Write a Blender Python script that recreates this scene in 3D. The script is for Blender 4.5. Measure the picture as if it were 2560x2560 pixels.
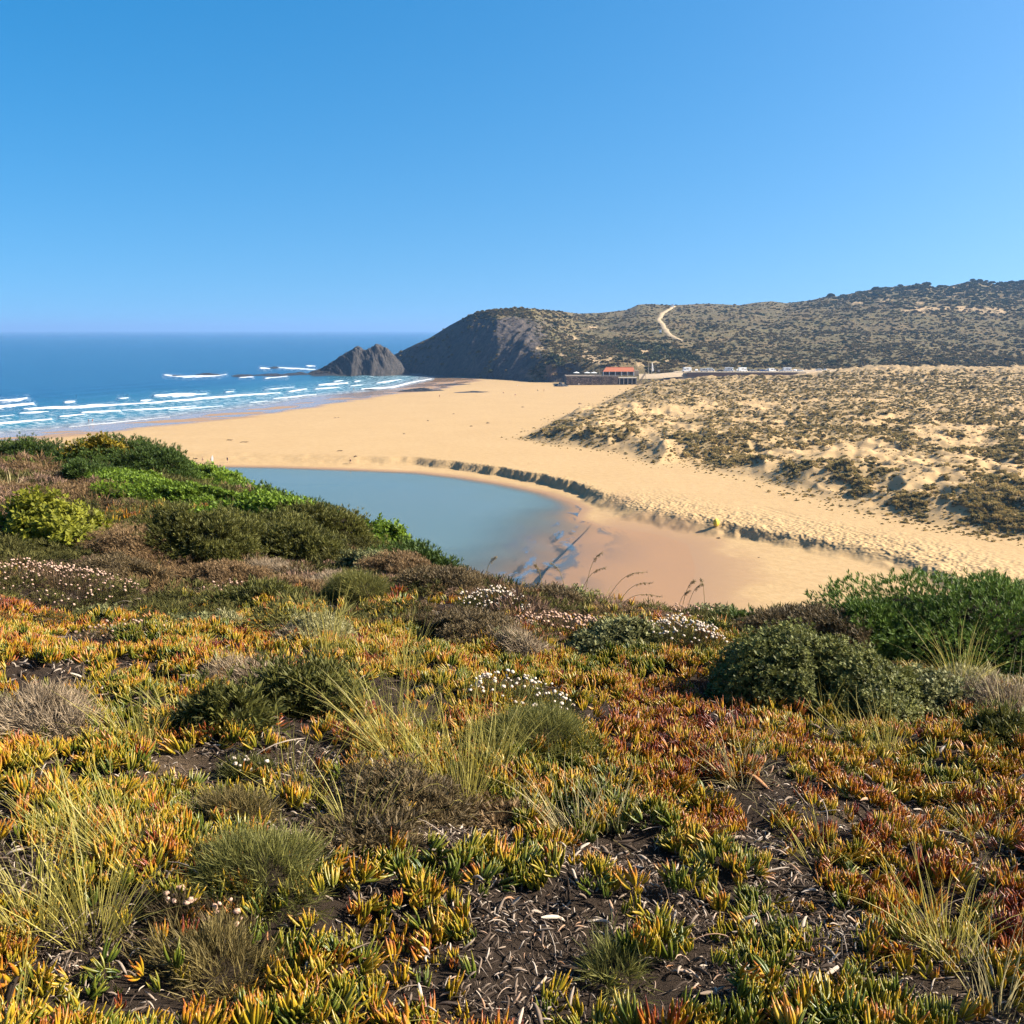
import bpy, math, random
import numpy as np
from mathutils import Vector, Matrix

for o in list(bpy.data.objects):
    bpy.data.objects.remove(o, do_unlink=True)
SC = bpy.context.scene
COL = SC.collection
R = math.radians
rng = np.random.default_rng(7)
random.seed(7)

# ------------------------------------------------------------------ camera, sky, sun, exposure
EYE = 38.0                       # metres above the sea
PITCH = R(10.08)
FPX = 2560.0                     # focal length in photo pixels (photo is 2560 px square)
cam_d = bpy.data.cameras.new('camera')
cam_d.sensor_width = 36.0
cam_d.lens = 36.0
cam_d.clip_start = 0.1
cam_d.clip_end = 90000.0
cam = bpy.data.objects.new('camera', cam_d)
COL.objects.link(cam)
cam.location = (0, 0, EYE)
cam.rotation_euler = (R(90) - PITCH, 0, 0)
SC.camera = cam

SUN_AZ = R(-2)                   # measured from +X (right of the view) towards +Y (away from the camera)
SUN_EL = R(36)
sun_vec = Vector((math.cos(SUN_EL) * math.cos(SUN_AZ), math.cos(SUN_EL) * math.sin(SUN_AZ), math.sin(SUN_EL)))
w = bpy.data.worlds.new('World')
SC.world = w
w.use_nodes = True
wn = w.node_tree
wn.nodes.clear()
SKY_LIFT = 0.18
sky = wn.nodes.new('ShaderNodeTexSky')
sky.sky_type = 'NISHITA'
sky.sun_disc = False
sky.sun_elevation = SUN_EL
sky.sun_rotation = R(90) - SUN_AZ
sky.altitude = 0
sky.air_density = 1.0
sky.dust_density = 2.2
sky.ozone_density = 1.2
tc = wn.nodes.new('ShaderNodeTexCoord')          # clear upper air: the milky band of the model's horizon is kept low
mp = wn.nodes.new('ShaderNodeMapping')
mp.inputs['Location'].default_value = (0, 0, SKY_LIFT)
nm = wn.nodes.new('ShaderNodeVectorMath'); nm.operation = 'NORMALIZE'
wn.links.new(tc.outputs['Generated'], mp.inputs['Vector'])
wn.links.new(mp.outputs[0], nm.inputs[0])
wn.links.new(nm.outputs[0], sky.inputs['Vector'])
hs = wn.nodes.new('ShaderNodeHueSaturation')
hs.inputs['Saturation'].default_value = 1.58
hs.inputs['Hue'].default_value = 0.494
bg = wn.nodes.new('ShaderNodeBackground')
bg.inputs['Strength'].default_value = 0.080
wo = wn.nodes.new('ShaderNodeOutputWorld')
wn.links.new(sky.outputs[0], hs.inputs['Color'])
wn.links.new(hs.outputs[0], bg.inputs[0])
wn.links.new(bg.outputs[0], wo.inputs[0])

sl = bpy.data.lights.new('sun', 'SUN')
sl.energy = 5.0
sl.angle = R(0.5)
sl.color = (1.0, 0.93, 0.80)
so = bpy.data.objects.new('sun', sl)
COL.objects.link(so)
so.location = (200, 30, 300)
so.rotation_euler = (-sun_vec).to_track_quat('-Z', 'Y').to_euler()

SC.view_settings.view_transform = 'Standard'
SC.view_settings.look = 'None'
SC.view_settings.gamma = 1.0
SC.view_settings.use_curve_mapping = False
SC.view_settings.exposure = 1.52
SC.render.engine = 'CYCLES'
cy = SC.cycles
cy.max_bounces = 5
cy.diffuse_bounces = 2
cy.glossy_bounces = 2
cy.transmission_bounces = 3
cy.transparent_max_bounces = 8
cy.volume_bounces = 0
cy.caustics_reflective = False
cy.caustics_refractive = False
cy.sample_clamp_indirect = 4.0
cy.adaptive_threshold = 0.02

# ------------------------------------------------------------------ small maths helpers
CP, SP = math.cos(PITCH), math.sin(PITCH)

def slope(py):
    v = (np.asarray(py, float) - 1280.0) / FPX
    return (-SP - v * CP) / (CP - v * SP)

def lat(px, py):
    v = (np.asarray(py, float) - 1280.0) / FPX
    return (np.asarray(px, float) - 1280.0) / FPX / (CP - v * SP)

def at(px, py, z):
    """photo pixel -> world point on the level z (pixels are those of the 2560 px photograph)"""
    y = (z - EYE) / slope(py)
    return np.array([float(lat(px, py) * y), float(y), float(z)])

def at_depth(px, py, y):
    return np.array([float(lat(px, py) * y), float(y), float(EYE + slope(py) * y)])

def poly(pts, z):
    return np.array([at(px, py, z)[:2] for px, py in pts])

def lines_of(pts):
    return np.asarray(pts, float)

def _hash(ix, iy, seed):
    h = (ix.astype(np.int64) * 374761393 + iy.astype(np.int64) * 668265263 + seed * 144665) & 0xffffffff
    h = ((h ^ (h >> 13)) * 1274126177) & 0xffffffff
    h = h ^ (h >> 16)
    return (h & 0xffff) / 65535.0

def vnoise(x, y, seed=0):
    x = np.asarray(x, float); y = np.asarray(y, float)
    ix = np.floor(x); iy = np.floor(y)
    fx = x - ix; fy = y - iy
    fx = fx * fx * fx * (fx * (fx * 6 - 15) + 10); fy = fy * fy * fy * (fy * (fy * 6 - 15) + 10)
    a = _hash(ix, iy, seed); b = _hash(ix + 1, iy, seed)
    c = _hash(ix, iy + 1, seed); d = _hash(ix + 1, iy + 1, seed)
    return (a * (1 - fx) + b * fx) * (1 - fy) + (c * (1 - fx) + d * fx) * fy

def fbm(x, y, seed=0, octv=4, gain=0.5):
    s = 0.0; a = 1.0; t = 0.0
    for k in range(octv):
        s = s + a * vnoise(x * 2 ** k + 17.3 * k, y * 2 ** k - 9.1 * k, seed + k)
        t += a; a *= gain
    return s / t

def ss(a, b, x):
    t = np.clip((np.asarray(x, float) - a) / (b - a), 0, 1)
    return t * t * (3 - 2 * t)

def seg_dist(P, X, Y, closed=False):
    """unsigned distance and sign (+ on the left of the direction of travel) to a polyline"""
    P = np.asarray(P, float)
    n = len(P)
    best = np.full(np.shape(X), 1e18); sg = np.zeros(np.shape(X)); par = np.zeros(np.shape(X))
    rng_ = range(n if closed else n - 1)
    for i in rng_:
        a = P[i]; b = P[(i + 1) % n]
        d = b - a; L2 = max(d @ d, 1e-9)
        t = np.clip(((X - a[0]) * d[0] + (Y - a[1]) * d[1]) / L2, 0, 1)
        qx = X - (a[0] + t * d[0]); qy = Y - (a[1] + t * d[1])
        dd = qx * qx + qy * qy
        cr = d[0] * qy - d[1] * qx
        m = dd < best
        best = np.where(m, dd, best)
        sg = np.where(m, np.sign(cr), sg)
        par = np.where(m, i + t, par)
    return np.sqrt(best), sg, par

def inside(P, X, Y):
    P = np.asarray(P, float); n = len(P)
    r = np.zeros(np.shape(X), bool)
    j = n - 1
    for i in range(n):
        xi, yi = P[i]; xj, yj = P[j]
        c = ((yi > Y) != (yj > Y)) & (X < (xj - xi) * (Y - yi) / (yj - yi + 1e-12) + xi)
        r ^= c
        j = i
    return r

# ------------------------------------------------------------------ mesh and object helpers
def mesh_np(name, V, F, attrs=None, smooth=True):
    """V (n,3); F (m,k) all faces of the same size, or a list of such arrays"""
    me = bpy.data.meshes.new(name)
    V = np.asarray(V, np.float32)
    Fs = F if isinstance(F, list) else [F]
    Fs = [np.asarray(f, np.int32) for f in Fs if len(f)]
    me.vertices.add(len(V))
    me.vertices.foreach_set('co', V.ravel())
    nl = sum(f.size for f in Fs); nf = sum(len(f) for f in Fs)
    me.loops.add(nl); me.polygons.add(nf)
    me.loops.foreach_set('vertex_index', np.concatenate([f.ravel() for f in Fs]))
    st = []; k = 0
    for f in Fs:
        st.append(k + np.arange(len(f)) * f.shape[1]); k += f.size
    me.polygons.foreach_set('loop_start', np.concatenate(st).astype(np.int32))
    me.polygons.foreach_set('use_smooth', np.full(nf, smooth, bool))
    for an, av in (attrs or {}).items():
        a = me.attributes.new(an, 'FLOAT', 'POINT')
        a.data.foreach_set('value', np.asarray(av, np.float32).ravel())
    me.update(calc_edges=True)
    return me

def obj(name, me, mat=None, parent=None, loc=None, rot=None, scale=None):
    o = bpy.data.objects.new(name, me)
    COL.objects.link(o)
    if mat is not None and me is not None and len(me.materials) == 0:
        me.materials.append(mat)
    if parent is not None:
        o.parent = parent
    if loc is not None:
        o.location = [float(c) for c in loc]
    if rot is not None:
        o.rotation_euler = rot
    if scale is not None:
        o.scale = (scale,) * 3 if np.isscalar(scale) else scale
    return o

def tag(o, label=None, cat=None, group=None, kind=None):
    if label: o['label'] = label
    if cat: o['category'] = cat
    if group: o['group'] = group
    if kind: o['kind'] = kind
    return o

def empty(name, loc=(0, 0, 0), rz=0.0, label=None, cat=None, group=None):
    o = bpy.data.objects.new(name, None)
    COL.objects.link(o)
    o.empty_display_size = 0.2
    o.location = [float(c) for c in loc]
    o.rotation_euler = (0, 0, rz)
    return tag(o, label, cat, group)

def copy_tree(o, parent=None):
    c = o.copy(); COL.objects.link(c); c.parent = parent
    for ch in list(o.children):
        copy_tree(ch, c)
    return c

class MB:
    """collects simple solids into one mesh"""
    def __init__(s):
        s.V = []; s.F3 = []; s.F4 = []; s.n = 0
    def add(s, V, F):
        V = np.asarray(V, float)
        for f in F:
            f = [i + s.n for i in f]
            (s.F4 if len(f) == 4 else s.F3).append(f)
        s.V.append(V); s.n += len(V)
        return s
    def box(s, c, d, rz=0.0, taper=1.0):
        x, y, z = d[0] / 2, d[1] / 2, d[2] / 2
        V = np.array([[-x, -y, -z], [x, -y, -z], [x, y, -z], [-x, y, -z], [-x * taper, -y * taper, z], [x * taper, -y * taper, z], [x * taper, y * taper, z], [-x * taper, y * taper, z]])
        cr, sr = math.cos(rz), math.sin(rz)
        V = V @ np.array([[cr, sr, 0], [-sr, cr, 0], [0, 0, 1]]) + np.asarray(c, float)
        return s.add(V, [(0, 3, 2, 1), (4, 5, 6, 7), (0, 1, 5, 4), (1, 2, 6, 5), (2, 3, 7, 6), (3, 0, 4, 7)])
    def tube(s, pts, r, n=8, cap=True):
        pts = np.asarray(pts, float); r = np.broadcast_to(np.asarray(r, float), (len(pts),))
        T = np.gradient(pts, axis=0); T /= np.linalg.norm(T, axis=1)[:, None] + 1e-9
        up = np.array([0, 0, 1.0]) if abs(T[0][2]) < 0.9 else np.array([1.0, 0, 0])
        V = []
        for p, t, q in zip(pts, T, r):
            a = np.cross(t, up); a /= np.linalg.norm(a) + 1e-9
            b = np.cross(t, a)
            for k in range(n):
                w_ = 2 * math.pi * k / n
                V.append(p + q * (math.cos(w_) * a + math.sin(w_) * b))
        F = []
        for i in range(len(pts) - 1):
            for k in range(n):
                F.append((i * n + k, i * n + (k + 1) % n, (i + 1) * n + (k + 1) % n, (i + 1) * n + k))
        if cap:
            V.append(pts[0]); V.append(pts[-1])
            c0 = len(pts) * n; e = (len(pts) - 1) * n
            for k in range(n):
                F.append((c0, (k + 1) % n, k)); F.append((c0 + 1, e + k, e + (k + 1) % n))
        return s.add(V, F)
    def prism(s, prof, y0, y1):
        """profile in x,z extruded along y"""
        n = len(prof)
        V = [(x, y0, z) for x, z in prof] + [(x, y1, z) for x, z in prof] + [(np.mean([p[0] for p in prof]), y0, np.mean([p[1] for p in prof])), (np.mean([p[0] for p in prof]), y1, np.mean([p[1] for p in prof]))]
        F = []
        for i in range(n):
            j = (i + 1) % n
            F.append((i, j, n + j, n + i)); F.append((2 * n, j, i)); F.append((2 * n + 1, n + i, n + j))
        return s.add(V, F)
    def mesh(s, name, smooth=False):
        V = np.concatenate(s.V)
        return mesh_np(name, V, [np.array(s.F3, int).reshape(-1, 3), np.array(s.F4, int).reshape(-1, 4)], smooth=smooth)
    def build(s, name, mat, parent=None, smooth=False, **k):
        return obj(name, s.mesh(name, smooth), mat, parent, **k)

def grid_faces(nr, nc):
    i = np.arange(nr - 1)[:, None] * nc + np.arange(nc - 1)[None, :]
    i = i.ravel()
    return np.stack([i, i + 1, i + nc + 1, i + nc], 1)

def rot_from_dir(D, spin):
    """rotation matrices (n,3,3) taking local +Z to D with a spin about it"""
    D = D / (np.linalg.norm(D, axis=1)[:, None] + 1e-9)
    ref = np.where(np.abs(D[:, 2:3]) < 0.95, np.array([[0, 0, 1.0]]), np.array([[1.0, 0, 0]]))
    A = np.cross(ref, D); A /= np.linalg.norm(A, axis=1)[:, None] + 1e-9
    B = np.cross(D, A)
    c = np.cos(spin)[:, None]; s_ = np.sin(spin)[:, None]
    A2 = A * c + B * s_; B2 = -A * s_ + B * c
    return np.stack([A2, B2, D], 2)

def scatter(PV, PF, pos, rot, scl, var=None, tipz=None):
    """joined copies of one small shape: vertices, faces, attribute arrays"""
    n = len(pos); k = len(PV)
    V = np.einsum('nij,kj->nki', rot, PV) * np.asarray(scl).reshape(n, 1, 1) + pos[:, None, :]
    F = (PF[None] + (np.arange(n) * k)[:, None, None]).reshape(-1, PF.shape[1])
    return V.reshape(-1, 3), F, (None if var is None else np.repeat(var, k))

def gn_scatter(name, pts, rots, scls, pidx, attrs, protos):
    """'stuff': one object whose points carry instances of the prototype meshes"""
    me = bpy.data.meshes.new(name)
    me.vertices.add(len(pts))
    me.vertices.foreach_set('co', np.asarray(pts, np.float32).ravel())
    a = me.attributes.new('rot', 'FLOAT_VECTOR', 'POINT'); a.data.foreach_set('vector', np.asarray(rots, np.float32).ravel())
    a = me.attributes.new('scl', 'FLOAT', 'POINT'); a.data.foreach_set('value', np.asarray(scls, np.float32).ravel())
    a = me.attributes.new('pidx', 'INT', 'POINT'); a.data.foreach_set('value', np.asarray(pidx, np.int32).ravel())
    for an, av in attrs.items():
        a = me.attributes.new(an, 'FLOAT', 'POINT'); a.data.foreach_set('value', np.asarray(av, np.float32).ravel())
    o = bpy.data.objects.new(name, me)
    COL.objects.link(o)
    c = bpy.data.collections.new(name + '_source')
    for p in protos:
        c.objects.link(p)
    g = bpy.data.node_groups.new(name + '_nodes', 'GeometryNodeTree')
    g.interface.new_socket('Geometry', in_out='INPUT', socket_type='NodeSocketGeometry')
    g.interface.new_socket('Geometry', in_out='OUTPUT', socket_type='NodeSocketGeometry')
    gi = g.nodes.new('NodeGroupInput'); go = g.nodes.new('NodeGroupOutput')
    ip = g.nodes.new('GeometryNodeInstanceOnPoints')
    ci = g.nodes.new('GeometryNodeCollectionInfo')
    ci.inputs['Collection'].default_value = c
    ci.inputs['Separate Children'].default_value = True
    ci.inputs['Reset Children'].default_value = True
    ip.inputs['Pick Instance'].default_value = True
    def na(nm, ty):
        q = g.nodes.new('GeometryNodeInputNamedAttribute'); q.data_type = ty
        q.inputs['Name'].default_value = nm
        return q.outputs['Attribute']
    g.links.new(gi.outputs[0], ip.inputs['Points'])
    g.links.new(ci.outputs[0], ip.inputs['Instance'])
    g.links.new(na('pidx', 'INT'), ip.inputs['Instance Index'])
    er = g.nodes.new('FunctionNodeEulerToRotation')
    g.links.new(na('rot', 'FLOAT_VECTOR'), er.inputs[0])
    g.links.new(er.outputs[0], ip.inputs['Rotation'])
    g.links.new(na('scl', 'FLOAT'), ip.inputs['Scale'])
    g.links.new(ip.outputs[0], go.inputs[0])
    m = o.modifiers.new('scatter', 'NODES'); m.node_group = g
    return o

def proto(name, me, mat):
    o = bpy.data.objects.new(name, me)
    if len(me.materials) == 0:
        me.materials.append(mat)
    o.color = (0, 0, 0, 1)
    return o

# ------------------------------------------------------------------ materials
class NT:
    def __init__(s, name):
        s.m = bpy.data.materials.new(name); s.m.use_nodes = True
        s.t = s.m.node_tree; s.t.nodes.clear()
        s.out = s.t.nodes.new('ShaderNodeOutputMaterial')
    def n(s, ty, props=None, **ins):
        q = s.t.nodes.new('ShaderNode' + ty)
        for k, v in (props or {}).items():
            setattr(q, k, v)
        for k, v in ins.items():
            s.set(q, k.replace('_', ' '), v)
        return q
    def set(s, q, k, v):
        i = q.inputs[int(k[1:])] if k[0] == '#' else q.inputs[k]
        if isinstance(v, bpy.types.NodeSocket):
            s.t.links.new(v, i)
        elif isinstance(v, (tuple, list)) and len(v) == 3 and i.type == 'RGBA':
            i.default_value = (*v, 1)
        else:
            i.default_value = v
    def attr(s, name, ty='GEOMETRY'):
        return s.n('Attribute', {'attribute_name': name, 'attribute_type': ty}).outputs['Fac']
    def math(s, op, a, b=0.0, clamp=False):
        q = s.n('Math', {'operation': op, 'use_clamp': clamp})
        s.set(q, '#0', a); s.set(q, '#1', b)
        return q.outputs[0]
    def mix(s, f, a, b, blend='MIX'):
        q = s.n('Mix', {'data_type': 'RGBA', 'blend_type': blend})
        for idx, v in ((0, f), (6, a), (7, b)):
            i = q.inputs[idx]
            if isinstance(v, bpy.types.NodeSocket): s.t.links.new(v, i)
            elif idx == 0: i.default_value = v
            else: i.default_value = (*v, 1)
        return q.outputs[2]
    def ramp(s, f, stops, interp='LINEAR'):
        q = s.n('ValToRGB'); s.set(q, 'Fac', f)
        cr = q.color_ramp; cr.interpolation = interp
        while len(cr.elements) < len(stops): cr.elements.new(0.5)
        for e, (p, c) in zip(cr.elements, stops):
            e.position = p; e.color = (*c, 1) if not np.isscalar(c) else (c, c, c, 1)
        return q.outputs[0]
    def noise(s, scale, detail=4, rough=0.55, coord=None, dist=0.0):
        q = s.n('TexNoise'); s.set(q, 'Scale', scale); s.set(q, 'Detail', detail); s.set(q, 'Roughness', rough); s.set(q, 'Distortion', dist)
        if coord is not None: s.set(q, 'Vector', coord)
        return q.outputs['Fac']
    def pos(s):
        return s.n('NewGeometry').outputs['Position']
    def maprange(s, v, a, b, c=0.0, d=1.0):
        q = s.n('MapRange'); s.set(q, '#0', v)
        for i, k in enumerate((a, b, c, d)): q.inputs[i + 1].default_value = k
        return q.outputs[0]
    def bump(s, h, strength=0.5, dist=0.05, normal=None):
        q = s.n('Bump'); s.set(q, 'Strength', strength); s.set(q, 'Distance', dist); s.set(q, 'Height', h)
        if normal is not None: s.set(q, 'Normal', normal)
        return q.outputs[0]
    def scaled(s, vec, sc):
        q = s.n('Mapping'); s.set(q, 'Vector', vec); q.inputs['Scale'].default_value = sc
        return q.outputs[0]
    def principled(s, color, rough=0.8, spec=0.3, normal=None, **k):
        q = s.n('BsdfPrincipled'); s.set(q, 'Base Color', color); s.set(q, 'Roughness', rough); s.set(q, 'Specular IOR Level', spec)
        if normal is not None: s.set(q, 'Normal', normal)
        for a, b in k.items(): s.set(q, a.replace('_', ' '), b)
        return q.outputs[0]
    def done(s, surf):
        s.t.links.new(surf, s.out.inputs['Surface'])
        return s.m

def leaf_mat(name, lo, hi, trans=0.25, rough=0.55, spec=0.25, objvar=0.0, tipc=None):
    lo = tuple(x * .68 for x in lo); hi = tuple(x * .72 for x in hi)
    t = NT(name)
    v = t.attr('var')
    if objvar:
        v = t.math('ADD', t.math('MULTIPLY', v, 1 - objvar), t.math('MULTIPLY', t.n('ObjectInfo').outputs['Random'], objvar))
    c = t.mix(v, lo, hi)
    if tipc is not None:
        c = t.mix(t.attr('tip'), c, tipc)
    p = t.principled(c, rough, spec)
    tr = t.n('BsdfTranslucent', Color=t.mix(0.5, c, hi)).outputs[0]
    q = t.n('MixShader'); t.set(q, '#0', trans); t.set(q, '#1', p); t.set(q, '#2', tr)
    return t.done(q.outputs[0])

def plain(name, c, rough=0.7, spec=0.3, vary=0.15, scale=3.0, bump=0.0, metal=0.0):
    c = tuple(x * .85 for x in c)
    t = NT(name)
    f = t.noise(scale, 4, coord=t.pos())
    col = t.mix(f, tuple(x * (1 - vary) for x in c), tuple(min(1, x * (1 + vary)) for x in c))
    nrm = t.bump(f, bump, 0.03) if bump else None
    return t.done(t.principled(col, rough, spec, nrm, Metallic=metal))

# ================================================================== STRUCTURE
# ------------------------------------------------------------------ plan of the place (world coordinates, metres)
SHORE = poly([(-900, 1190), (-300, 1108), (0, 1085), (172, 1069), (300, 1056), (424, 1043), (557, 1027), (655, 1015), (789, 992), (883, 983), (978, 973), (1040, 960), (1085, 949), (1090, 942)], 0.0)
SHORE = np.vstack([SHORE, [SHORE[-1] + [40, 60]], [SHORE[-1] + [400, 300]]])
LAGOON = np.vstack([[(-190, 300)], poly([(480, 1166), (563, 1166), (700, 1168), (875, 1174), (1040, 1181), (1148, 1193), (1255, 1210), (1363, 1233), (1430, 1256), (1455, 1272), (1444, 1288), (1446, 1299), (1498, 1313), (1560, 1323), (1640, 1335), (1720, 1360), (1740, 1420), (1725, 1500), (1700, 1600)], 1.0), [(14, 90), (0, 62), (-40, 62), (-110, 160)]])
SCARP = poly([(500, 1140), (800, 1150), (1040, 1155), (1148, 1167), (1255, 1182), (1363, 1202), (1444, 1222), (1484, 1243), (1560, 1272), (1600, 1286), (1683, 1305), (1776, 1322), (1848, 1335), (1952, 1353), (2120, 1385), (2226, 1407), (2305, 1437), (2450, 1500), (2700, 1620)], 2.0)
SCARP_W = np.array([14, 7, 1.4, .9, .7, .7, .8, 2.0, 4.2, 4.5, 4.0, 3.2, 1.8, 1.8, 3.4, 3.6, 2.0, 2.0, 4])
DUNE_F = poly([(1600, 962), (1500, 1010), (1400, 1045), (1330, 1080), (1290, 1098), (1380, 1114), (1530, 1130), (1640, 1166), (1720, 1158), (1760, 1176), (1880, 1198), (2000, 1240), (2120, 1275), (2250, 1306), (2400, 1330), (2560, 1356), (2900, 1420)], 3.0)
DUNE = np.vstack([DUNE_F, [(900, 150), (1500, 400), (1500, 900), (120, 900)]])
DEEP = poly([(1560, 1240), (1480, 1310), (1420, 1370), (1360, 1430), (1310, 1520)], 1.0)
TRACK_A = poly([(1900, 1268), (1998, 1296), (2200, 1352), (2429, 1425), (2600, 1490)], 3.2)

def pix(X, Y, Z):
    rx, ry, rz = X, Y, Z - EYE
    d = ry * CP - rz * SP
    return 1280 + FPX * rx / d, 1280 - FPX * (ry * SP + rz * CP) / d

def beach_fields(X, Y):
    ds, sg, _ = seg_dist(SHORE, X, Y)
    dsea = -sg * ds
    dl, _, _ = seg_dist(LAGOON, X, Y, True)
    inl = inside(LAGOON, X, Y)
    dlag = np.where(inl, -dl, dl)
    dsc, sgs, par = seg_dist(SCARP, X, Y)
    dscarp = sgs * dsc
    wsc = np.interp(par, np.arange(len(SCARP)), SCARP_W)
    dd, _, _ = seg_dist(DUNE, X, Y, True)
    ind = inside(DUNE, X, Y)
    ddune = np.where(ind, dd, -dd)
    ddp, sgp, _ = seg_dist(DEEP, X, Y)
    ddeep = -sgp * ddp            # + on the deep (left) side
    return dsea, dlag, dscarp, wsc, par, ddune, ddeep

def dune_cover(X, Y, ddune):
    f = 0.62 * fbm(X / 8.5 + 31, Y / 13.0, 61, 4, .6) + 0.38 * fbm(X / 45.0, Y / 45.0 + 7, 77, 2)
    lean = (ss(60, 260, X - 0.12 * Y) * .10 + ss(330, 620, Y) * .07) * ss(190, 330, Y) - .05 * ss(330, 200, Y) + .30 * ss(430, 640, Y + .25 * X)
    return ss(.44, .56, f + lean) * ss(-2, 9, ddune)

def beach_z(X, Y, full=False):
    dsea, dlag, dscarp, wsc, par, ddune, ddeep = beach_fields(X, Y)
    n1 = fbm(X / 22.0, Y / 30.0, 5, 3) - .5
    n2 = fbm(X / 3.2, Y / 4.5, 9, 3) - .5
    wob = (fbm(X / 2.6, Y / 2.6, 14, 3) - .5) * 2.6
    low = 1.0 + np.where(dlag > 0, .045 * dlag / (1 + .02 * dlag), np.where(ddeep > 0, .05, .004) * dlag)
    low = np.maximum(low, -1.5)
    hi = 3.35 + .35 * n1 + .10 * n2 + .35 * ss(40, 140, X)
    k = ss(-1, 1, (dscarp + wob) / np.maximum(wsc, .5))
    z = low * (1 - k) + np.maximum(hi, low) * k
    seaz = np.where(dsea > 0, 3.4 * (1 - np.exp(-dsea / 70.0)) + .0, .03 * dsea)
    z = np.minimum(z, seaz)
    rough = ss(-1.5, 3, dscarp) * (1 - ss(6, 22, dscarp)) * ss(6.5, 8.5, par) + .35 * ss(-.5, 1, dscarp) * (1 - ss(2, 5, dscarp)) * ss(2, 3, par)
    z = z + rough * .22 * (vnoise(X / .75, Y / .95, 44) - .5) + rough * .25 * (vnoise(X / 2.1, Y / 2.6, 45) - .5)
    t, _, _ = seg_dist(TRACK_A, X, Y)
    z = z - .16 * (np.exp(-((t - .8) / .28) ** 2))
    # dunes
    inn = ss(0, 70, ddune)
    base = inn * np.clip((Y - 170) / 530, 0, 1) * (2.8 + 4.0 * ss(.25, .36, X / Y)) + ss(0, 20, ddune) * .5
    r1 = 1 - np.abs(2 * fbm(X / 19.0 + 4, Y / 27.0, 21, 3) - 1) * 1.9
    r2 = 1 - np.abs(2 * fbm(X / 6.5, Y / 9.0 + 3, 27, 3) - 1) * 1.8
    front = np.exp(-((ddune - 22) / 24.0) ** 2) * ss(620, 480, Y) * ss(130, 190, Y)
    hum = ss(-1, 10, ddune) * ((1.7 + 1.3 * ss(450, 620, Y)) * r1 * (.55 + .45 * front) + 1.5 * front * fbm(X / 30., Y / 30., 91, 2) * 2.2 + 1.25 * r2)
    hum = np.maximum(hum, -.4)
    z = z + base + hum + ss(0, 10, ddune) * .7 * dune_cover(X, Y, ddune) * vnoise(X / 1.7, Y / 2.2, 83)
    # embankment under the car park, terrace behind the cafe wall
    if full:
        return z, dsea, dlag, dscarp, wsc, par, ddune, ddeep, rough
    return z

# ------------------------------------------------------------------ beach, sandbar and dunes: one sheet of sand
pyr = np.concatenate([np.arange(905, 960, 1.4), np.arange(960, 1420, 1.5), np.arange(1420, 1800, 4.0), np.arange(1800, 2500, 30)])
Yr = (2.5 - EYE) / slope(pyr)
pxc = np.concatenate([np.arange(-900, -60, 24), np.arange(-60, 1240, 6.0), np.arange(1240, 2640, 3.2), np.arange(2640, 3300, 30)])
Qc = (pxc - 1280) / FPX / 1.0
YY, QQ = np.meshgrid(Yr[::-1], Qc, indexing='ij')
XX = QQ * YY
ZZ, dsea, dlag, dscarp, wsc, par, ddune, ddeep, rough = beach_z(XX, YY, True)
wet_n = fbm(XX / 30.0, YY / 14.0, 33, 4)
wet_sea = 1 - ss(36, 46, dsea + 22 * (wet_n - .5))
mirror = wet_sea * ss(.42, .52, wet_n + .22 * (1 - ss(4, 24, dsea)) + .10 * ss(24, 36, dsea))
wet_lag = 1 - ss(.2, 3.6, dlag + 1.2 * (wet_n - .5))
rb = ss(20, -2, dlag) * ss(-4, 6, -ddeep)
wet_lag = np.maximum(wet_lag, rb * ss(.35, .62, .5 * fbm(XX / 9., YY / 14., 35, 3) + .5 * ss(17, 0, dlag)))
wet = np.maximum(wet_sea * .85, wet_lag)
cover = dune_cover(XX, YY, ddune)
NR, NC = XX.shape
beach_me = mesh_np('beach', np.stack([XX, YY, ZZ], 2).reshape(-1, 3), grid_faces(NR, NC)[:, ::1], {'wet': wet, 'mirror': np.clip(mirror, 0, 1), 'rough': rough, 'cover': cover})

t = NT('sand')
P = t.pos()
n_big = t.noise(0.05, 4, coord=P); n_mid = t.noise(0.6, 5, coord=P); n_fine = t.noise(7.0, 3, coord=P)
c = t.mix(n_big, (.335, .222, .106), (.385, .264, .134))
c = t.mix(t.maprange(n_mid, .35, .7), t.mix(1, c, (.88, .86, .82), 'MULTIPLY'), c)
litter = t.math('MULTIPLY', t.attr('cover'), t.maprange(n_mid, .38, .56), True)
c = t.mix(t.math('MULTIPLY', litter, .80), c, t.mix(n_fine, (.11, .08, .040), (.22, .165, .08)))
c = t.mix(t.math('MULTIPLY', t.attr('wet'), .92), c, (.245, .145, .078))
rg = t.math('SUBTRACT', .9, t.math('MULTIPLY', t.attr('wet'), .38))
rg = t.math('SUBTRACT', rg, t.math('MULTIPLY', t.attr('mirror'), .42))
foot = t.n('TexVoronoi', {'feature': 'SMOOTH_F1'}, Scale=1.5, Vector=P).outputs['Distance']
h = t.math('ADD', t.math('MULTIPLY', n_mid, .10), t.math('MULTIPLY', foot, t.math('ADD', .05, t.math('MULTIPLY', t.attr('rough'), .5))))
dry = t.math('SUBTRACT', 1.0, t.attr('wet'), True)
nrm = t.bump(h, t.math('MULTIPLY', dry, .75), 1.0)
M_SAND = t.done(t.principled(c, rg, t.math('ADD', .12, t.math('MULTIPLY', t.attr('mirror'), .6)), nrm))
tag(obj('beach', beach_me, M_SAND), kind='structure')

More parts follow.
